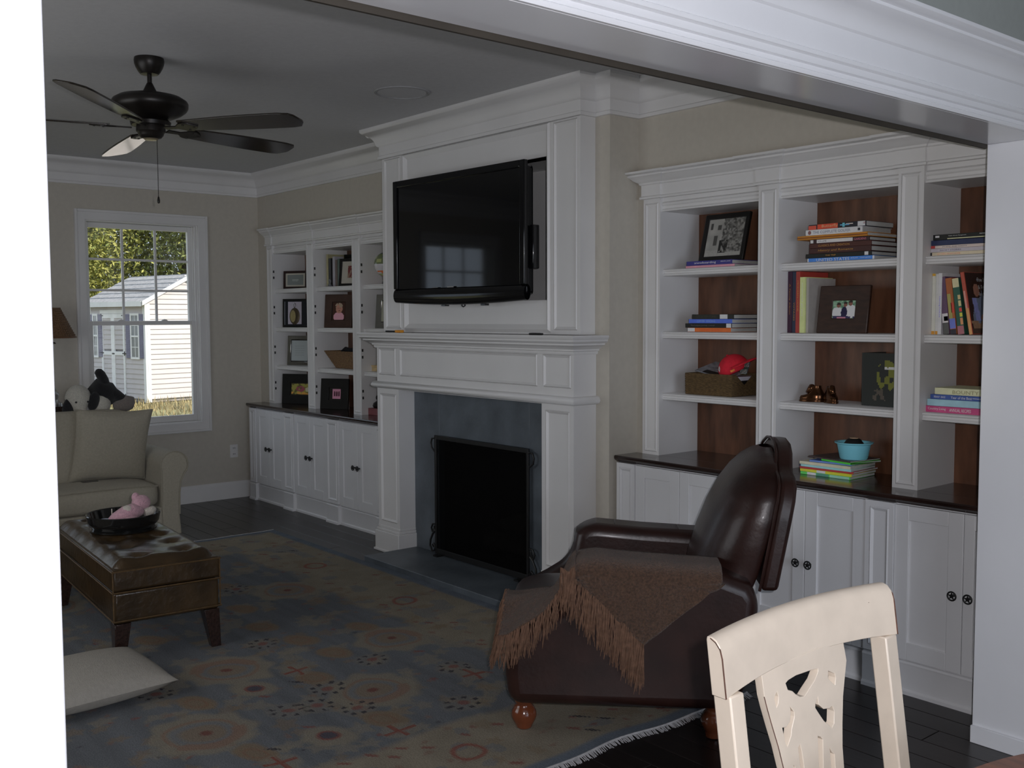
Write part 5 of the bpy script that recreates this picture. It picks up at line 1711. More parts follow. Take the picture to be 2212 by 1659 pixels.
BX, BY = -2.475, 4.035
build('bowl', G().lathe([(.001, zz), (.056, zz), (.060, zz + .006), (.072, zz + .066), (.082, zz + .070), (.083, zz + .075), (.072, zz + .075), (.068, zz + .070), (.056, zz + .008), (.001, zz + .006)], 48, (BX, BY, 0)), mat('sky_blue_plastic', K(86, 138, 186, 3.0), .35, noise=(8, .03)), bw, smooth=50)
bl = thing('toy_disc', 'black rounded toy with a brown top lying in the blue bowl', 'toy', (BX, BY, zz + .01))
build('body', G().lathe([(.030, zz + .012), (.045, zz + .050), (.044, zz + .066), (.030, zz + .086), (.020, zz + .091)], 32, (BX, BY, 0)), mat('toy_black', (.008, .008, .008), .6, noise=(30, .2)), bl)
build('cap', G().lathe([(.020, zz + .091), (.018, zz + .095), (.001, zz + .096)], 24, (BX, BY, 0)), mat('toy_brown', K(110, 90, 72), .6, noise=(30, .1)), bl)

# --- framed pictures
def frame(name, label, x0, x1, yb, z0, h, rail, depth, leanb, fm, paint, nx=28, ny=24, yaw=0.0, mat_w=0.0, mat_c=None, pic=None, stand=True, group=None, cat='picture frame', bev=.003):
    "a standing frame, face to -y, leaning back; pic = (u0, u1, v0, v1) of the whole for the print"
    w = x1 - x0
    M = Matrix.Translation(((x0 + x1) / 2, yb, z0)) @ Matrix.Rotation(radians(yaw), 4, 'Z') @ Matrix.Rotation(radians(-leanb), 4, 'X')
    f = thing(name, label, cat, M=M, group=group)
    hw = w / 2
    g = G()
    r = rail
    o = [(-hw, 0), (hw, 0), (hw, h), (-hw, h)]
    i = [(-hw + r, r), (hw - r, r), (hw - r, h - r), (-hw + r, h - r)]
    vs = [(p[0], 0, p[1]) for p in o] + [(p[0], .003, p[1]) for p in i] + [(p[0], depth, p[1]) for p in i] + [(p[0], depth, p[1]) for p in o]
    fs = []
    for a, b_ in ((0, 4), (4, 8), (8, 12), (12, 0)):
        for k in range(4):
            fs.append((a + k, a + (k + 1) % 4, b_ + (k + 1) % 4, b_ + k))
    g.add(vs, fs)
    build('frame', g, fm, f, local=True, bevel=bev)
    build('backing', G().box(-hw + r * .6, hw - r * .6, depth * .75, depth - .0005, r * .6, h - r * .6), mat('frame_backing', (.03, .025, .02), .8, noise=(20, .2)), f, local=True, smooth=0)
    def P(u, v, d):
        return tuple(M @ Vector((-hw + w * u, d, h * v)))
    if mat_c is not None:
        build('mount', G().box(-hw + r, hw - r, .0075, .0095, r, h - r), mat_c, f, local=True, smooth=0)
    u0, u1, v0, v1 = pic
    if paint is not None:
        picture('print', [P(u0, v0, .0070), P(u1, v0, .0070), P(u1, v1, .0070), P(u0, v1, .0070)], nx, ny, paint, f)
    if stand:
        a = h * .62
        y1 = a * sin(radians(leanb)) + .06
        g = G().box(-.025, .025, depth, depth + .003, .02, a)
        build('easel', g, mat('frame_backing', (.03, .025, .02), .8), f, local=True)
    return f
BLACKF = mat('black_frame_wood', (.010, .009, .008), .35, noise=(20, .3), spec=.4)
WALF = mat('walnut_frame_wood', (.045, .020, .012), .4, noise=(8, .35), stretch=(2, 2, 8))
SILF = mat('mirror_frame', (.42, .42, .40), .12, metal=.9, noise=(10, .1))
def frameL(name, label, L, w, yaw, *args, **kw):
    "the same, given by its lower left corner, width and turn"
    c = (L[0] + w / 2 * cos(radians(yaw)), L[1] + w / 2 * sin(radians(yaw)))
    return frame(name, label, c[0] - w / 2, c[0] + w / 2, c[1], *args, yaw=yaw, **kw)
def street(u, v):
    n = vnoise(u * 22, v * 24, 2)
    g_ = .42 + .18 * vnoise(u * 7, v * 6, 5)
    g_ = np.where(v < .16, .50 + .1 * n, g_)
    m = (u > .42) & (v > .12)
    g_ = np.where(m, .05 + .5 * vnoise(u * 26, v * 24, 3) * (.6 + .6 * vnoise(u * 60, v * 50, 4)), g_)
    g_ = np.where((u > .06) & (u < .14) & (v > .72) & (v < .88), .10, g_)
    g_ = np.where((u > .27) & (u < .36) & (v > .70) & (v < .84), .12, g_)
    g_ = np.where((u > .20) & (u < .30) & (v > .30) & (v < .55), .12, g_)
    g_ = np.where((u > .36) & (u < .60) & (v > .10) & (v < .42) & (n > .35), .04, g_)
    c = np.stack([g_ * 1.0, g_ * .98, g_ * .90], -1) * .85
    return c
frame('picture_frame', 'black frame with an old black-and-white street photograph, top left of the right bookcase', -3.385, -3.098, 4.045, Z1 + .0355, .245, .026, .018, 14, BLACKF, street, 60, 54, yaw=-3, pic=(.085, .915, .10, .90))
def family(u, v):
    c = np.zeros(u.shape + (3,)) + np.array(K(52, 84, 62))
    c = blend(c, vnoise(u * 16, v * 14, 3) * .9, K(120, 142, 122))
    c = blend(c, ((v < .62) & (((u - .20) / .20) ** 2 + ((v - .36) / .30) ** 2 < 1)) * 1.0, K(185, 185, 190))
    c = blend(c, (((u - .70) / .26) ** 2 + ((v - .42) / .34) ** 2 < 1) * 1.0, K(190, 190, 205))
    c = blend(c, (((u - .47) / .12) ** 2 + ((v - .36) / .30) ** 2 < 1) * 1.0, K(26, 24, 46))
    for a, b_, r in ((.24, .72, .075), (.50, .76, .075), (.70, .82, .08)):
        c = blend(c, (((u - a) / r) ** 2 + ((v - b_) / (r * 1.5)) ** 2 < 1) * 1.0, K(92, 62, 52))
        c = blend(c, (((u - a) / r) ** 2 + ((v - b_ - .07) / (r * 1.0)) ** 2 < 1) * (v > b_ + .04), K(36, 28, 26))
    c = blend(c, ((v < .20) & (vnoise(u * 9, v * 9, 7) > .45)) * 1.0, K(40, 36, 60))
    c = blend(c, ((v < .13) & (u > .2) & (u < .55)) * 1.0, K(140, 90, 105))
    c = blend(c, (np.abs(u - .93) < .05) * (v < .5), K(150, 150, 165))
    return c
frame('picture_frame', 'wide dark brown frame with a small family snapshot on the second shelf', -2.672, -2.425, 4.030, Z2, .216, .068, .018, 9, WALF, family, 44, 36, yaw=2, pic=(.27, .78, .285, .70), bev=.004)

# left bookcase
def certificate(u, v):
    c = np.zeros(u.shape + (3,)) + np.array(K(70, 74, 72, 4.0))
    return blend(c, ((np.abs(v - .5) < .05) | (np.abs(v - .36) < .03)) * (np.abs(u - .5) < .2) * (vnoise(u * 40, v * 8, 2) > .4), K(95, 98, 95, 4))
yl = 4.08
frameL('picture_frame', 'small dark frame with a grey certificate, top shelf by the window wall', (-7.763, 3.985), .225, 30, Z1, .150, .020, .016, 3, mat('mahogany_frame', (.030, .012, .010), .3, noise=(12, .3)), certificate, 30, 20, pic=(.16, .84, .22, .78), mat_c=mat('cream_mount', (.55, .52, .44), .8, noise=(40, .04)))
wf = frameL('picture_frame', 'black shadow-box frame holding a pocket watch, on the left bookcase', (-7.786, 3.985), .250, 30, Z2, .236, .016, .04, 2, BLACKF, None, pic=(0, 1, 0, 1), mat_c=mat('shadowbox_lining', (.012, .014, .018), .8, noise=(40, .1)), stand=False)
MW = ROOTS[wf.as_pointer()]
build('mount_panel', G().box(-.075, .055, .0045, .0072, .026, .212), mat('watch_panel', K(96, 92, 98, 5), .8, noise=(40, .05)), wf, local=True, smooth=0)
build('inner_line', G().box(-.110, -.104, .0045, .0072, .020, .214), mat('grey_line', K(70, 72, 76, 4), .6, noise=(40, .05)), wf, local=True, smooth=0)
def mwpt(x, d, zv):
    return tuple(MW @ Vector((x, d, zv)))
g = G()
g.grid(lambda u, v: Vector(mwpt(-.010 + .050 * cos(2 * pi * u) * sin(pi * v * .5 + .001), .0035 - .006 * cos(pi * v * .5), .092 + .070 * sin(2 * pi * u) * sin(pi * v * .5 + .001))), 28, 8, cu=True)
build('watch_case', g, mat('aged_brass', (.10, .075, .045), .35, metal=.5, noise=(16, .4)), wf, smooth=80)
g = G()
g.add([mwpt(-.022 + .026 * cos(2 * pi * k / 24), -.0042, .092 + .050 * sin(2 * pi * k / 24)) for k in range(24)], [tuple(range(24))])
build('watch_dial', g, mat('watch_dial', K(80, 72, 46, 4.5), .5, noise=(40, .15)), wf, smooth=0)
g = G()
g.tube([mwpt(-.010 + .009 * cos(t), .001, .184 + .018 * sin(t)) for t in np.linspace(0, 2 * pi, 16)], .0025, 6)
g.tube([mwpt(-.010, .001, .160), mwpt(-.010, .001, .170)], .004, 6)
build('watch_ring', g, CHROME, wf)
def baby(u, v):
    c = np.zeros(u.shape + (3,)) + np.array(K(38, 22, 16, 4))
    c = blend(c, (((u - .5) / .42) ** 2 + ((v - .16) / .28) ** 2 < 1) * (v < .42), K(132, 96, 104, 4))
    c = blend(c, (((u - .52) / .27) ** 2 + ((v - .64) / .27) ** 2 < 1) * 1.0, K(112, 80, 68, 4))
    c = blend(c, (((u - .50) / .29) ** 2 + ((v - .80) / .17) ** 2 < 1) * (vnoise(u * 9, v * 9, 4) > .25) * (v > .72), K(100, 88, 74, 4))
    c = blend(c, (((u - .44) / .03) ** 2 + ((v - .66) / .02) ** 2 < 1) | (((u - .60) / .03) ** 2 + ((v - .66) / .02) ** 2 < 1), K(40, 30, 28, 4))
    c = blend(c, (((u - .53) / .07) ** 2 + ((v - .52) / .03) ** 2 < 1) * 1.0, K(70, 34, 34, 4))
    return c
frameL('picture_frame', 'wide brown leather frame with a small baby portrait, left bookcase middle bay', (-7.091, 3.985), .243, 30, Z2, .262, .06, .018, 6, mat('brown_frame_leather', (.062, .030, .017), .5, noise=(10, .3)), baby, 34, 34, pic=(.28, .74, .24, .76), bev=.004)
f = frameL('picture_frame', 'mirror-bordered frame with a pale paper print, third shelf by the window wall', (-7.721, 3.985), .227, 30, Z3, .248, .032, .02, 5, SILF, lambda u, v: blend(np.zeros(u.shape + (3,)) + np.array(K(88, 92, 92, 5)), ((np.abs((v * 9) % 1 - .5) < .15) & (np.abs(u - .5) < .3) & (v > .25) & (v < .8)) * .25, K(60, 62, 62, 5)), 30, 27, pic=(.16, .84, .16, .84))
def lilies(u, v):
    c = np.zeros(u.shape + (3,)) + np.array(K(60, 56, 30, 4))
    c = blend(c, vnoise(u * 10, v * 8, 3) > .5, K(96, 92, 44, 4))
    c = blend(c, (((u - .45) / .22) ** 2 + ((v - .5) / .28) ** 2 < 1) * (vnoise(u * 8, v * 8, 9) > .3), K(96, 48, 56, 4))
    c = blend(c, (v < .22) * (vnoise(u * 8, v * 12, 5) > .3), K(140, 96, 44, 4))
    c = blend(c, (((u - .82) / .12) ** 2 + ((v - .45) / .2) ** 2 < 1) * 1.0, K(120, 116, 96, 4))
    return c
frameL('picture_frame', 'large black frame with a small yellow-green photo on the left counter by the window', (-7.768, 3.955), .322, 30, ZT + .0005, .250, .07, .02, 5, BLACKF, lilies, 34, 26, pic=(.27, .86, .32, .68), bev=.002)
def trio(u, v):
    c = np.zeros(u.shape + (3,)) + np.array(K(122, 84, 98, 4.2))
    for a in (.24, .50, .76):
        c = blend(c, (np.abs(u - a) < .085) * (v > .28) * (v < .70), K(46, 22, 30, 4))
        c = blend(c, (((u - a) / .06) ** 2 + ((v - .75) / .06) ** 2 < 1) * 1.0, K(70, 44, 44, 4))
    return c
frameL('picture_frame', 'large black frame with a small pink square photo on the left counter', (-7.111, 3.950), .247, 30, ZT + .0005, .240, .07, .02, 6, BLACKF, trio, 30, 30, pic=(.42, .73, .34, .66), bev=.002)
f = frameL('picture_frame', 'mirror-bordered frame cut off by the overmantel, second shelf next to the fireplace', (-6.344, 3.985), .22, 30, Z2, .248, .045, .02, 7, SILF, lambda u, v: np.zeros(u.shape + (3,)) + np.array(K(84, 84, 74, 5)), 8, 8, pic=(.2, .8, .2, .8))

GA = 'albums and frames standing on the left bookcase top shelf'
b = book_standing('thin cream-backed album standing left in the top middle bay', -7.046, -7.024, 3.990, .20, Z1, .252, K(92, 88, 66, 4.5), GA)
f = frameL('picture_frame', 'tall black frame standing behind the albums in the top middle bay', (-7.018, 4.125), .26, 20, Z1, .255, .024, .018, 2, BLACKF, lambda u, v: np.zeros(u.shape + (3,)) + np.array(K(72, 70, 74, 4.5)), 6, 6, pic=(.08, .92, .12, .88))
b = book_standing('thick black album standing in front of the tall black frame', -7.021, -6.986, 3.995, .10, Z1, .22, K(14, 13, 14, 4), GA)
b = book_standing('white album standing in the top middle bay', -6.978, -6.944, 4.005, .08, Z1, .232, K(90, 88, 92, 4.5), GA)
b = book_standing('brown-spined book standing in the top middle bay', -6.937, -6.908, 4.005, .08, Z1, .205, K(50, 40, 34, 4.5), GA)
b = book_standing('dark green book standing in the top middle bay', -6.902, -6.875, 4.005, .08, Z1, .212, K(38, 48, 42, 4.5), GA)
f = frameL('picture_frame', 'black frame with a cream mount and reddish picture, leaning right in the top middle bay', (-6.862, 3.985), .20, 24, Z1, .214, .022, .016, 8, BLACKF, lambda u, v: blend(np.zeros(u.shape + (3,)) + np.array(K(80, 66, 56, 4.5)), (vnoise(u * 7, v * 7, 3) > .5) * 1.0, K(62, 30, 30, 4.5)), 16, 16, pic=(.38, .72, .30, .74), mat_c=mat('cream_mount', (.55, .52, .44), .8))
cl = thing('glass_ornament', 'tiny clear glass ornament standing before the white album', 'ornament', (-6.985, 3.982, Z1))
build('body', G().lathe([(.018, Z1), (.020, Z1 + .01), (.008, Z1 + .025), (.014, Z1 + .045), (.004, Z1 + .06)], 16, (-6.985, 3.982, 0)), CRY, cl)

gv = thing('painted_globe_vase', 'round painted vase in green, white and orange, half hidden by the overmantel', 'vase', (-6.285, 4.07, Z1))
def glob_paint(u, v):
    n = vnoise(u * 9, v * 7, 4)
    c = np.zeros(u.shape + (3,)) + np.array(K(92, 96, 62, 4.5))
    c = blend(c, (n > .5) * (v > .45), K(60, 66, 44, 4.5))
    c = blend(c, (v < .55) * (v > .25) * (vnoise(u * 11, v * 9, 8) > .35), K(112, 110, 112, 4.5))
    c = blend(c, (v < .32) * (vnoise(u * 12, v * 9, 6) > .30), K(150, 66, 36, 4.5))
    c = blend(c, (vnoise(u * 14, v * 12, 12) > .72), K(30, 40, 52, 4.5))
    return c
gm = picture('globe', [(0, 0, 0), (1, 0, 0), (1, 0, 1), (0, 0, 1)], 40, 24, glob_paint, None, mat_print('glazed_print', .2, .6))
co = np.empty(len(gm.data.vertices) * 3, np.float32)
gm.data.vertices.foreach_get('co', co)
co = co.reshape(-1, 3)
uu, vv = co[:, 0] * 2 * pi, co[:, 2] * pi - pi / 2
inv = ROOTS[gv.as_pointer()].inverted()
new = np.stack([.105 * np.cos(vv) * np.cos(uu), .105 * np.cos(vv) * np.sin(uu), .145 + .095 * np.sin(vv)], 1).astype(np.float32)
gm.data.vertices.foreach_set('co', new.ravel())
gm.data.polygons.foreach_set('use_smooth', [True] * len(gm.data.polygons))
gm.data.update()
gm.parent = gv
build('foot', G().lathe([(.05, Z1), (.045, Z1 + .02), (.02, Z1 + .045), (.03, Z1 + .06)], 24, (-6.285, 4.07, 0)), mat('vase_foot', K(60, 62, 70, 4), .4, noise=(20, .1)), gv)

# baskets
def basket(name, label, x0, x1, y0, y1, z0, h, flare, m, dip=None, cat='basket'):
    t = thing(name, label, cat, ((x0 + x1) / 2, (y0 + y1) / 2, z0))
    rows = 9
    cx, cy = (x0 + x1) / 2, (y0 + y1) / 2
    g = G()
    def wall(u, v):
        a = u * 4
        k = int(a) % 4
        f = a - int(a)
        cs_ = [(-1, -1), (1, -1), (1, 1), (-1, 1)]
        p, q = cs_[k], cs_[(k + 1) % 4]
        ax, ay = p[0] + (q[0] - p[0]) * f, p[1] + (q[1] - p[1]) * f
        sc = 1 + flare * v
        row = v * rows
        wv = .0030 * abs(sin(pi * row)) * (1 if int(row) % 2 == 0 else .7) * (.6 + .4 * abs(sin(u * 150 + int(row) * 1.57)))
        hx, hy = (x1 - x0) / 2 * sc + wv, (y1 - y0) / 2 * sc + wv
        zt = h
        if dip is not None and ax > .9:
            zt = h - dip * max(0, 1 - abs(ay + .1) / .62)
        return (cx + ax * hx, cy + ay * hy, z0 + .001 + zt * v)
    g.grid(wall, 240, 54, cu=True)
    o = build('woven_sides', g, m, t, smooth=80)
    md = o.modifiers.new('thick', 'SOLIDIFY')
    md.thickness = .006
    md.offset = -1
    build('bottom', G().box(x0 + .004, x1 - .004, y0 + .004, y1 - .004, z0 + .0005, z0 + .008), m, t, smooth=0)
    return t
SEAG = mat('seagrass', (.20, .125, .050), .85, noise=(55, .6), stretch=(1, 1, 7), bump=(110, .9))
WICR = mat('light_wicker', (.34, .20, .095), .85, noise=(60, .5), stretch=(1, 1, 7), bump=(120, .9))
basket('seagrass_basket', 'brown seagrass basket with a dipped handle side, holding a red cap', -3.402, -3.112, 3.985, 4.205, Z3, .108, .01, SEAG, .055)
cp_ = thing('baseball_cap', 'red baseball cap with a small white patch lying in the basket', 'cap', (-3.17, 4.08, Z3 + .09))
CAPM = mat('red_cotton', K(128, 16, 28, 3.6), .85, noise=(40, .12), bump=(200, .2))
g = G().ell((0, 0, 0), (.078, .078, .072), 28, 14)
g.v = [(p[0], p[1], max(p[2], -.022)) for p in g.v]
MCap = Matrix.Translation((-3.170, 4.075, Z3 + .135)) @ Matrix.Rotation(radians(-24), 4, 'Y') @ Matrix.Rotation(radians(12), 4, 'X')
g.xf(MCap)
build('crown', g, CAPM, cp_, smooth=80)
g = G().grid(lambda u, v: MCap @ Vector(((.070 + .072 * v * sin(pi * (.08 + .84 * u))) * cos(-1.0 + 2.0 * u) + .0, (.076 + .03 * v) * sin(-1.0 + 2.0 * u), .004 - .012 * v * v + .006)), 20, 6)
o = build('brim', g, CAPM, cp_, smooth=80)
md = o.modifiers.new('thick', 'SOLIDIFY'); md.thickness = .004
build('button', G().ell(MCap @ Vector((0, 0, .073)), (.007, .007, .004), 10, 6), CAPM, cp_, smooth=80)
def cap_patch(uc, zc, pts, m, nm):
    q = []
    for a, b_ in pts:
        th, ph = uc + a, zc + b_
        r = .0795
        q.append(tuple(MCap @ Vector((r * cos(ph) * cos(th), r * cos(ph) * sin(th), .0735 * sin(ph)))))
    build(nm, G().add(q, [tuple(range(len(q)))]), m, cp_, smooth=0)
cap_patch(radians(-118), radians(22), [(-.16, 0), (0, -.24), (.16, 0), (0, .24)], INK_W, 'patch')
cap_patch(radians(-118), radians(22), [(-.05, 0), (0, -.07), (.05, 0), (0, .07)], INK_K, 'patch_mark')
cap_patch(radians(-62), radians(-8), [(-.14, -.06), (.14, -.06), (.14, .08), (-.14, .08)], mat('gold_thread', K(170, 80, 30), .6, noise=(90, .3)), 'embroidery')
mg = thing('magazine', 'glossy magazine sticking out of the seagrass basket at its left', 'magazine', (-3.28, 4.10, Z3 + .1))
MG = Matrix.Translation((-3.275, 4.10, Z3 + .118)) @ Matrix.Rotation(radians(10), 4, 'Y') @ Matrix.Rotation(radians(14), 4, 'X')
g = G().box(-.105, .105, -.07, .09, -.003, .003); g.xf(MG)
build('cover', g, mat('magazine_cover', K(92, 94, 98, 3), .25, noise=(30, .4)), mg, smooth=0)
g = G().box(-.06, .06, -.0704, -.03, .003, .0034); g.xf(MG)
build('cover_panel', g, BLACKM, mg, smooth=0)
cd = thing('striped_card', 'folded green and white striped card at the right of the basket', 'card', (-3.10, 4.08, Z3 + .09))
def stripes(u, v):
    c = np.zeros(u.shape + (3,)) + np.array(K(28, 52, 46, 3))
    return blend(c, ((u * 6 + v * 2) % 1 < .28) * (np.abs(v - .5) > .08), K(170, 175, 170, 3))
picture('face', [(-3.128, 4.06, Z3 + .112), (-3.072, 4.045, Z3 + .112), (-3.058, 4.055, Z3 + .170), (-3.112, 4.07, Z3 + .165)], 26, 20, stripes, cd)
g = G().add([(-3.128, 4.062, Z3 + .112), (-3.072, 4.047, Z3 + .112), (-3.058, 4.057, Z3 + .170), (-3.112, 4.072, Z3 + .165), (-3.128, 4.066, Z3 + .112), (-3.072, 4.051, Z3 + .112), (-3.058, 4.061, Z3 + .170), (-3.112, 4.076, Z3 + .165)], [(0, 1, 2, 3), (4, 7, 6, 5), (0, 4, 5, 1), (1, 5, 6, 2), (2, 6, 7, 3), (3, 7, 4, 0)])
build('card', g, INK_K, cd, smooth=0)
bt = thing('shoe_box', 'dark box with a pale lid showing through the basket handle', 'box', (-3.13, 4.12, Z3 + .02))
build('box', G().box(-3.24, -3.122, 4.02, 4.20, Z3 + .010, Z3 + .076), BLACKM, bt, bevel=.002)
build('lid', G().box(-3.242, -3.120, 4.018, 4.202, Z3 + .076, Z3 + .096), mat('pale_lid', K(140, 140, 150, 3), .5, noise=(20, .1)), bt, bevel=.002)
basket('wicker_basket', 'light wicker basket with flared sides in the left bookcase middle bay', -7.010, -6.730, 4.045, 4.185, Z3, .135, .72, WICR)
wb = thing('dark_scarf', 'dark folded cloth showing over the rim of the wicker basket', 'cloth', (-7.0, 4.10, Z3 + .1))
build('cloth', G().tube([(-7.03, 4.11, Z3 + .125), (-6.97, 4.11, Z3 + .146), (-6.91, 4.12, Z3 + .138), (-6.84, 4.12, Z3 + .148), (-6.78, 4.12, Z3 + .138)], [.014, .022, .018, .022, .014], 12), mat('dark_cloth', (.015, .015, .018), .9, noise=(40, .2)), wb, smooth=80)

# bronzed baby shoes
CUP = mat('bronzed_copper', (.115, .050, .022), .16, metal=.85, noise=(14, .4))
def shoe(x, y, z, rz, label):
    M = Matrix.Translation((x, y, z)) @ Matrix.Rotation(rz, 4, 'Z')
    s = thing('bronzed_baby_shoe', label, 'shoe', M=M, group='bronzed baby shoes')
    def up(u, v):
        a = 2 * pi * u
        L = .056
        xx = L * cos(a)
        ww = .026 * sin(a) * (1 - .18 * cos(a))
        toe = max(0, cos(a))
        prof = [(1.0, .008), (1.04, .018), (.98, .032 - .004 * toe), (.80 - .25 * toe, .046 - .012 * toe), (.62 - .42 * toe, .062 - .018 * toe), (.56 - .50 * toe, .074 - .022 * toe)]
        k = v * (len(prof) - 1)
        i = min(int(k), len(prof) - 2)
        f = k - i
        sc = prof[i][0] * (1 - f) + prof[i + 1][0] * f
        zz_ = prof[i][1] * (1 - f) + prof[i + 1][1] * f
        off = -.008 * v
        return (xx * sc + off, ww * (sc if sc > .4 else sc * .8 + .1), zz_)
    build('upper', G().grid(up, 36, 20, cu=True), CUP, s, local=True, smooth=80)
    build('sole', G().prism([(.059 * cos(2 * pi * k / 32), .0285 * sin(2 * pi * k / 32) * (1 - .15 * cos(2 * pi * k / 32))) for k in range(32)], 'z', .0005, .009), CUP, s, local=True, bevel=.001)
    build('tongue', G().tube([(.022, 0, .040), (.008, 0, .058), (.0, 0, .074), (-.002, 0, .080)], [.010, .015, .014, .006], 12), CUP, s, local=True, smooth=80)
    g = G()
    for k in range(3):
        g.tube([(.020 - .010 * k, -.014, .044 + .010 * k), (.022 - .010 * k, 0, .050 + .010 * k), (.020 - .010 * k, .014, .044 + .010 * k)], .0022, 6)
    build('laces', g, CUP, s, local=True)
    return s
shoe(-2.705, 4.055, Z3, radians(-152), 'bronzed baby shoe on the left, toe pointing left')
shoe(-2.605, 4.055, Z3, radians(-38), 'bronzed baby shoe on the right, toe pointing right')

# left bookcase, bay beside the mantel
bx = thing('wooden_box', 'small pale wooden box on the shelf just left of the mantel', 'box', (-6.50, 4.1, Z3))
PALEW = mat('pale_wood', K(112, 98, 72, 4.2), .6, noise=(8, .25), stretch=(2, 12, 12))
build('body', G().box(-6.475, -6.26, 4.01, 4.15, Z3 + .0005, Z3 + .034), PALEW, bx, bevel=.002)
build('lid', G().box(-6.480, -6.255, 4.005, 4.155, Z3 + .034, Z3 + .044), PALEW, bx, bevel=.002)
b = book_lying('thick maroon book lying on the left counter beside the mantel', -6.485, -6.22, 3.975, .19, ZT + .0005, ZT + .050, K(70, 38, 40, 4.5), GB + ' ', soft=False)
b['group'] = 'books on the left counter'
bk = thing('bookend_figure', 'dark rounded figurine standing on the maroon book beside the mantel', 'figurine', (-6.385, 4.05, ZT + .0505))
build('body', G().lathe([(.050, ZT + .0505), (.058, ZT + .065), (.052, ZT + .085), (.030, ZT + .100), (.024, ZT + .108)], 28, (-6.385, 4.05, 0)), mat('dark_bronze', (.018, .016, .016), .3, metal=.4, noise=(20, .3)), bk)
build('head', G().ell((-6.385, 4.045, ZT + .125), (.030, .030, .026), 20, 12), mat('dark_bronze', (.018, .016, .016), .3), bk, smooth=80)
build('collar', G().lathe([(.026, ZT + .104), (.032, ZT + .110), (.026, ZT + .116)], 24, (-6.385, 4.05, 0), caps=False), CHROME, bk)

# ------------------------------------------------------------------ outside: lawn, shed, trees
GZ = -.48
LAWN = mat('lawn', (.20, .19, .085), .95, noise=(1.2, .4), bump=(6, .5))
struct('ground', G().box(-80, XW - .4, -45, 60, GZ - .3, GZ), LAWN)
HOUSE = mat('house_siding', (.55, .55, .55), .8, noise=(2, .05))
struct('wall_outside', G().box(XW - .19, XW - .172, -2.3, .09, GZ, 3.0).box(XW - .19, XW - .172, 1.01, 2.49, GZ, 3.0).box(XW - .19, XW - .172, 3.41, 6.0, GZ, 3.0).box(XW - .19, XW - .172, .09, 1.01, GZ, WZ0).box(XW - .19, XW - .172, 2.49, 3.41, GZ, WZ0), HOUSE)
roofp = [(-.45, 2.90), (4.3, 5.6), (9.0, 2.90), (9.0, 2.80), (-.45, 2.80)]
struct('roof', G().prism([(XW + a, z) for a, z in roofp], 'y', -2.6, 6.2), mat('house_shingle', (.12, .11, .11), .9, noise=(8, .2)))

SA, SB = Vector((cos(radians(190)), sin(radians(190)), 0)), Vector((cos(radians(100)), sin(radians(100)), 0))
C0 = Vector((-23.885, 8.699, GZ))
MS = Matrix(((SA.x, SB.x, 0, C0.x), (SA.y, SB.y, 0, C0.y), (0, 0, 1, GZ), (0, 0, 0, 1)))
shed = thing('garden_shed', 'pale grey vinyl-sided garden shed with white double doors, seen through the window', 'shed', M=MS)
VINYL = mat('vinyl_siding', (.56, .52, .52), .6, noise=(3, .04))
SWH = mat('shed_white', (.82, .82, .82), .5, noise=(3, .03))
SHUT = mat('shed_shutter', (.20, .19, .27), .6, noise=(6, .1))
SGL = mat('shed_glass', (.22, .23, .24), .15, noise=(3, .2), spec=.6)
WL, DP, EV = 2.62, 2.4, 2.35
build('core', G().box(.02, WL - .02, .02, DP - .02, 0.02, EV), mat('shed_core', (.3, .28, .28), .8, noise=(3, .1)), shed, local=True, smooth=0)
bh = .118
nb = int((EV - .12) / bh)
def course(x0, x1, z):
    g = G()
    g.prism([(-.020, z), (-.020, z + .012), (-.004, z + bh), (.02, z + bh), (.02, z)], 'x', x0, x1)
    return g
sp_ = []
for i in range(nb + 1):
    z = .10 + i * bh
    if z + bh > EV + .02:
        break
    # front wall, interrupted by the double door
    if z < 2.13:
        sp_ += [(0.0, .91, z), (2.02, WL, z)]
    else:
        sp_ += [(0.0, WL, z)]
for x0, x1, z in sp_:
    build('siding_board', course(x0, x1, z), VINYL, shed, local=True, smooth=0)
for i in range(nb + 1):
    z = .10 + i * bh
    if z + bh > EV + .02:
        break
    g = course(0, DP, z)
    g.xf(Matrix(((0, 1, 0, 0), (1, 0, 0, 0), (0, 0, 1, 0), (0, 0, 0, 1))))
    build('siding_board', g, VINYL, shed, local=True, smooth=0)
ri, oh = 3.02, .16
k = 0
z = EV + .0
while z < ri - .05:
    f = (z - EV) / (ri - EV)
    g = course(DP / 2 * f, DP - DP / 2 * f, z)
    g.xf(Matrix(((0, 1, 0, 0), (1, 0, 0, 0), (0, 0, 1, 0), (0, 0, 0, 1))))
    build('siding_board', g, VINYL, shed, local=True, smooth=0)
    z += bh
build('gable_core', G().prism([(.03, EV), (DP - .03, EV), (DP / 2, ri - .04)], 'x', .02, WL - .02), mat('shed_core', (.3, .28, .28), .8), shed, local=True, smooth=0)
for x in (0.0, WL - .08):
    build('corner_post', G().box(x - .022, x + .085, -.026, .03, 0.02, EV), SWH, shed, local=True, smooth=0)
build('corner_post', G().box(-.026, .03, .03, .10, 0.02, EV), SWH, shed, local=True, smooth=0)
build('fascia', G().box(-.12, WL + .12, -oh - .02, -oh, EV - .06, EV + .06), SWH, shed, local=True, smooth=0)
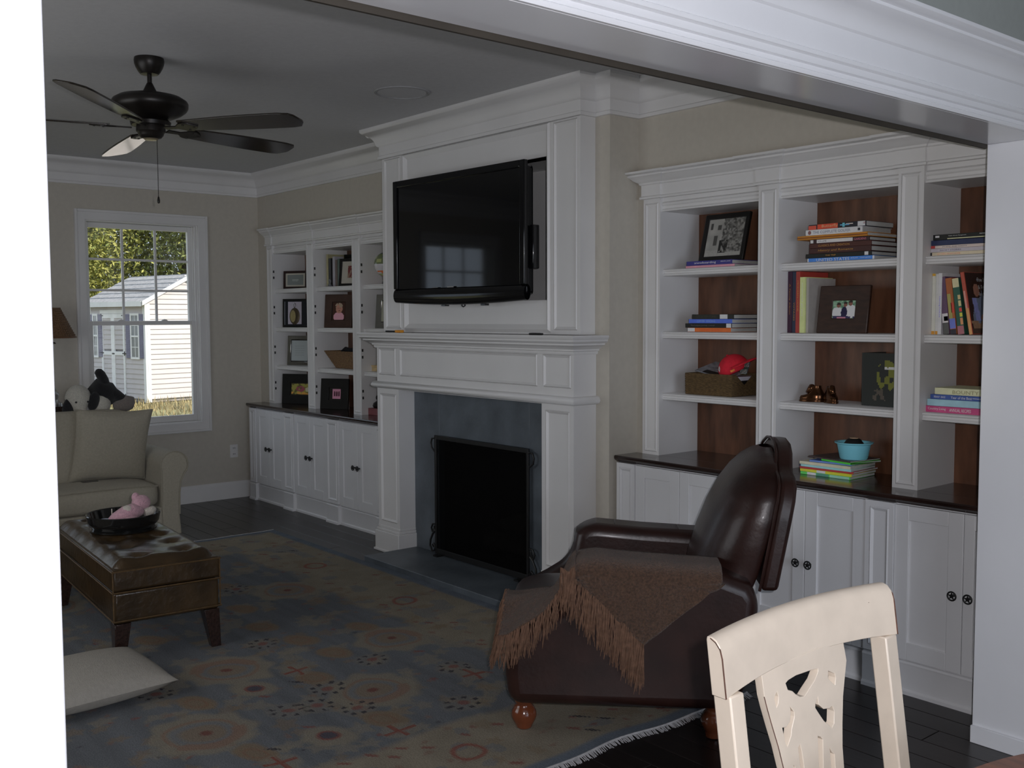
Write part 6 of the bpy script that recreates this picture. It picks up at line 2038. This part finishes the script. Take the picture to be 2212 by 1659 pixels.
for sgn in (0, 1):
    for r_i in range(6):
        f0, f1 = r_i / 6, (r_i + 1) / 6
        def rp(f, lift):
            yv = (-oh + (DP / 2 + oh) * f) if sgn == 0 else (DP + oh - (DP / 2 + oh) * f)
            return (yv, EV + .03 + (ri - EV + .02) * f + lift)
        pr = [rp(f0, 0), rp(f0, .030), rp(f1 + .01, .014), rp(f1, 0)]
        build('shingle_course', G().prism(pr, 'x', -.14, WL + .14), mat('shed_shingle', (.40, .39, .39), .95, noise=(14, .25)), shed, local=True, smooth=0)
rk = [(-oh, EV - .04), (DP / 2, ri - .01), (DP + oh, EV - .04), (DP + oh, EV + .06), (DP / 2, ri + .09), (-oh, EV + .06)]
build('rake_board', G().prism(rk, 'x', -.165, -.14), SWH, shed, local=True, smooth=0)
build('skid_base', G().box(.05, WL - .05, .05, DP - .05, 0.0, .1), mat('skid_wood', (.05, .04, .03), .9, noise=(6, .3)), shed, local=True, smooth=0)
build('door_head', G().box(.86, 2.07, -.028, .0, 2.13, 2.22), SWH, shed, local=True, smooth=0)
for x0, x1 in ((.915, 1.466), (1.470, 2.018)):
    g = G()
    for q in ((x0, x0 + .075, .10, 2.125), (x1 - .075, x1, .10, 2.125), (x0 + .075, x1 - .075, 2.02, 2.125), (x0 + .075, x1 - .075, .10, .20), (x0 + .075, x1 - .075, 1.12, 1.21)):
        g.box(q[0], q[1], -.034, .005, q[2], q[3])
    d = build('door', g, SWH, shed, local=True, smooth=0)
    z = .20
    while z < 1.98:
        if not (1.03 < z < 1.20):
            build('siding_board', course(x0 + .075, x1 - .075, z), VINYL, d, local=True, smooth=0)
        z += bh
    hx = x0 if x0 < 1 else x1
    sg = 1 if x0 < 1 else -1
    for zz_ in (.14, 1.165, 2.08):
        g = G().box(min(hx - sg * .05, hx + sg * .11), max(hx - sg * .05, hx + sg * .11), -.040, -.030, zz_ - .012, zz_ + .012)
        g.box(min(hx, hx + sg * .03), max(hx, hx + sg * .03), -.040, -.030, zz_ - .05, zz_ + .05)
        build('hinge', g, BLACKM, d, local=True, smooth=0)
build('latch', G().box(1.40, 1.50, -.046, -.034, 1.14, 1.17), BLACKM, shed, local=True, smooth=0)
def shed_window(x0, x1, z0, z1, nm):
    g = G()
    for q in ((x0 - .03, x0 + .02, z0 - .03, z1 + .03), (x1 - .02, x1 + .03, z0 - .03, z1 + .03), (x0 + .02, x1 - .02, z1 - .02, z1 + .03), (x0 + .02, x1 - .02, z0 - .03, z0 + .02), (x0 + .02, x1 - .02, (z0 + z1) / 2 - .02, (z0 + z1) / 2 + .02)):
        g.box(q[0], q[1], -.045, .0, q[2], q[3])
    w = build('window', g, SWH, shed, local=True, smooth=0)
    build('pane', G().box(x0 + .02, x1 - .02, -.030, -.024, z0 + .02, (z0 + z1) / 2 - .02), SGL, w, local=True, smooth=0)
    build('pane', G().box(x0 + .02, x1 - .02, -.030, -.024, (z0 + z1) / 2 + .02, z1 - .02), SGL, w, local=True, smooth=0)
    g = G()
    for zz_ in (z0 + (z1 - z0) * .25, z0 + (z1 - z0) * .75):
        g.box(x0 + .02, x1 - .02, -.036, -.030, zz_ - .008, zz_ + .008)
    g.box((x0 + x1) / 2 - .008, (x0 + x1) / 2 + .008, -.0362, -.0302, z0 + .02, z1 - .02)
    build('muntins', g, SWH, w, local=True, smooth=0)
    for a, b_ in ((x0 - .24, x0 - .035), (x1 + .035, x1 + .24)):
        if a < .06:
            a = .06
        if b_ - a < .04:
            continue
        g = G().box(a, b_, -.040, .0, z0 - .01, z1 + .01)
        s = build('shutter', g, SHUT, shed, local=True, smooth=0)
        n = 20
        g = G()
        for i in range(n):
            zc = z0 + (z1 - z0) * (i + .5) / n
            g.box(a + .02, b_ - .02, -.047, -.040, zc - .016, zc + .010)
        build('louvre', g, SHUT, s, local=True, smooth=0)
shed_window(.26, .60, 1.07, 2.10, 'window')
shed_window(2.20, 2.40, 1.07, 2.10, 'window')

LEAF = [mat('leaf_%s' % n, c, .6, noise=(2, .35), spec=.3) for n, c in (('a', (.30, .30, .075)), ('b', (.16, .19, .05)), ('c', (.40, .34, .10)))]
BARK = mat('bark', (.10, .075, .055), .9, noise=(5, .4), bump=(12, .8))
def tree(label, x, y, h, rx, rz, n, m, seed):
    t = thing('tree', label, 'tree', (x, y, GZ), 0, 'trees behind the shed')
    r = np.random.default_rng(seed)
    build('trunk', G().tube([(x, y, GZ), (x + .05, y, GZ + h * .35), (x - .1, y + .1, GZ + h * .7), (x, y, GZ + h * .9)], [.24, .19, .12, .04], 10), BARK, t)
    cz = GZ + h * .52
    # clumps of leaf blades
    k = 70
    cl_ = r.normal(size=(k, 3))
    cl_ /= np.linalg.norm(cl_, axis=1)[:, None]
    cl_ *= (r.uniform(.35, 1.0, k) ** .5)[:, None]
    idx = r.integers(0, k, n)
    off = r.normal(size=(n, 3)) * .19
    p = cl_[idx] + off
    P = np.stack([x + p[:, 0] * rx, y + p[:, 1] * rx, cz + p[:, 2] * rz], 1)
    P = P[P[:, 2] > GZ + .1]
    n = len(P)
    a = r.normal(size=(n, 3)); a /= np.linalg.norm(a, axis=1)[:, None]
    b_ = np.cross(a, r.normal(size=(n, 3))); b_ /= np.linalg.norm(b_, axis=1)[:, None]
    L = r.uniform(.045, .10, n)[:, None]
    V = np.stack([P - a * L, P + b_ * L * .38, P + a * L, P - b_ * L * .38], 1).reshape(-1, 3)
    me = bpy.data.meshes.new('foliage')
    V = V - np.array([x, y, GZ])
    me.from_pydata(V.tolist(), [], np.arange(4 * n).reshape(-1, 4).tolist())
    for q in LEAF:
        me.materials.append(q)
    me.polygons.foreach_set('material_index', ((r.random(n) * 1.2 + m) % 3).astype(np.int32))
    o = bpy.data.objects.new('foliage', me)
    COL.objects.link(o)
    o.parent = t
    o['kind'] = 'stuff'
tree('leafy yellow-green tree behind the shed, at the left of the window view', -33.5, 10.0, 9.5, 2.6, 4.6, 42000, 0.0, 1)
tree('leafy green tree behind the shed roof, in the middle of the window view', -33.0, 13.4, 9.0, 2.5, 4.4, 42000, 0.8, 2)
tree('leafy tree with yellowing leaves, at the right of the window view', -31.5, 16.4, 9.5, 2.4, 4.6, 40000, 1.8, 3)
tree('tall dark green tree far behind the shed', -38.5, 12.0, 13.5, 3.6, 6.6, 32000, .6, 4)
tree('tall green tree far behind the shed, to the right', -37.5, 18.0, 13.0, 3.8, 6.4, 26000, .6, 5)
tree('leafy tree at the far left of the yard, seen only in the television', -33.0, -2.5, 9.5, 3.2, 4.6, 12000, .4, 6)
# weeds along the shed's foot
GRS = mat('dry_grass', (.34, .27, .13), .9, noise=(3, .4))
g = G()
r_ = random.Random(5)
for i in range(1500):
    q = r_.uniform(-3.5, 3.2)
    if r_.random() < .5:
        base_ = MS @ Vector((q, r_.uniform(-1.6, -.05), 0))
    else:
        base_ = MS @ Vector((r_.uniform(-1.8, -.05), r_.uniform(-1, 3.5), 0))
    h = r_.uniform(.06, .24)
    a = r_.uniform(0, 6.28)
    dx, dy = cos(a) * .012, sin(a) * .012
    lx, ly = r_.uniform(-.08, .08), r_.uniform(-.08, .08)
    g.add([(base_.x - dx, base_.y - dy, GZ), (base_.x + dx, base_.y + dy, GZ), (base_.x + lx, base_.y + ly, GZ + h)], [(0, 1, 2)])
o = build('long_grass', g, GRS, None, smooth=0)
o['kind'] = 'stuff'
o['label'] = 'dry long grass growing around the garden shed'
o['category'] = 'grass'
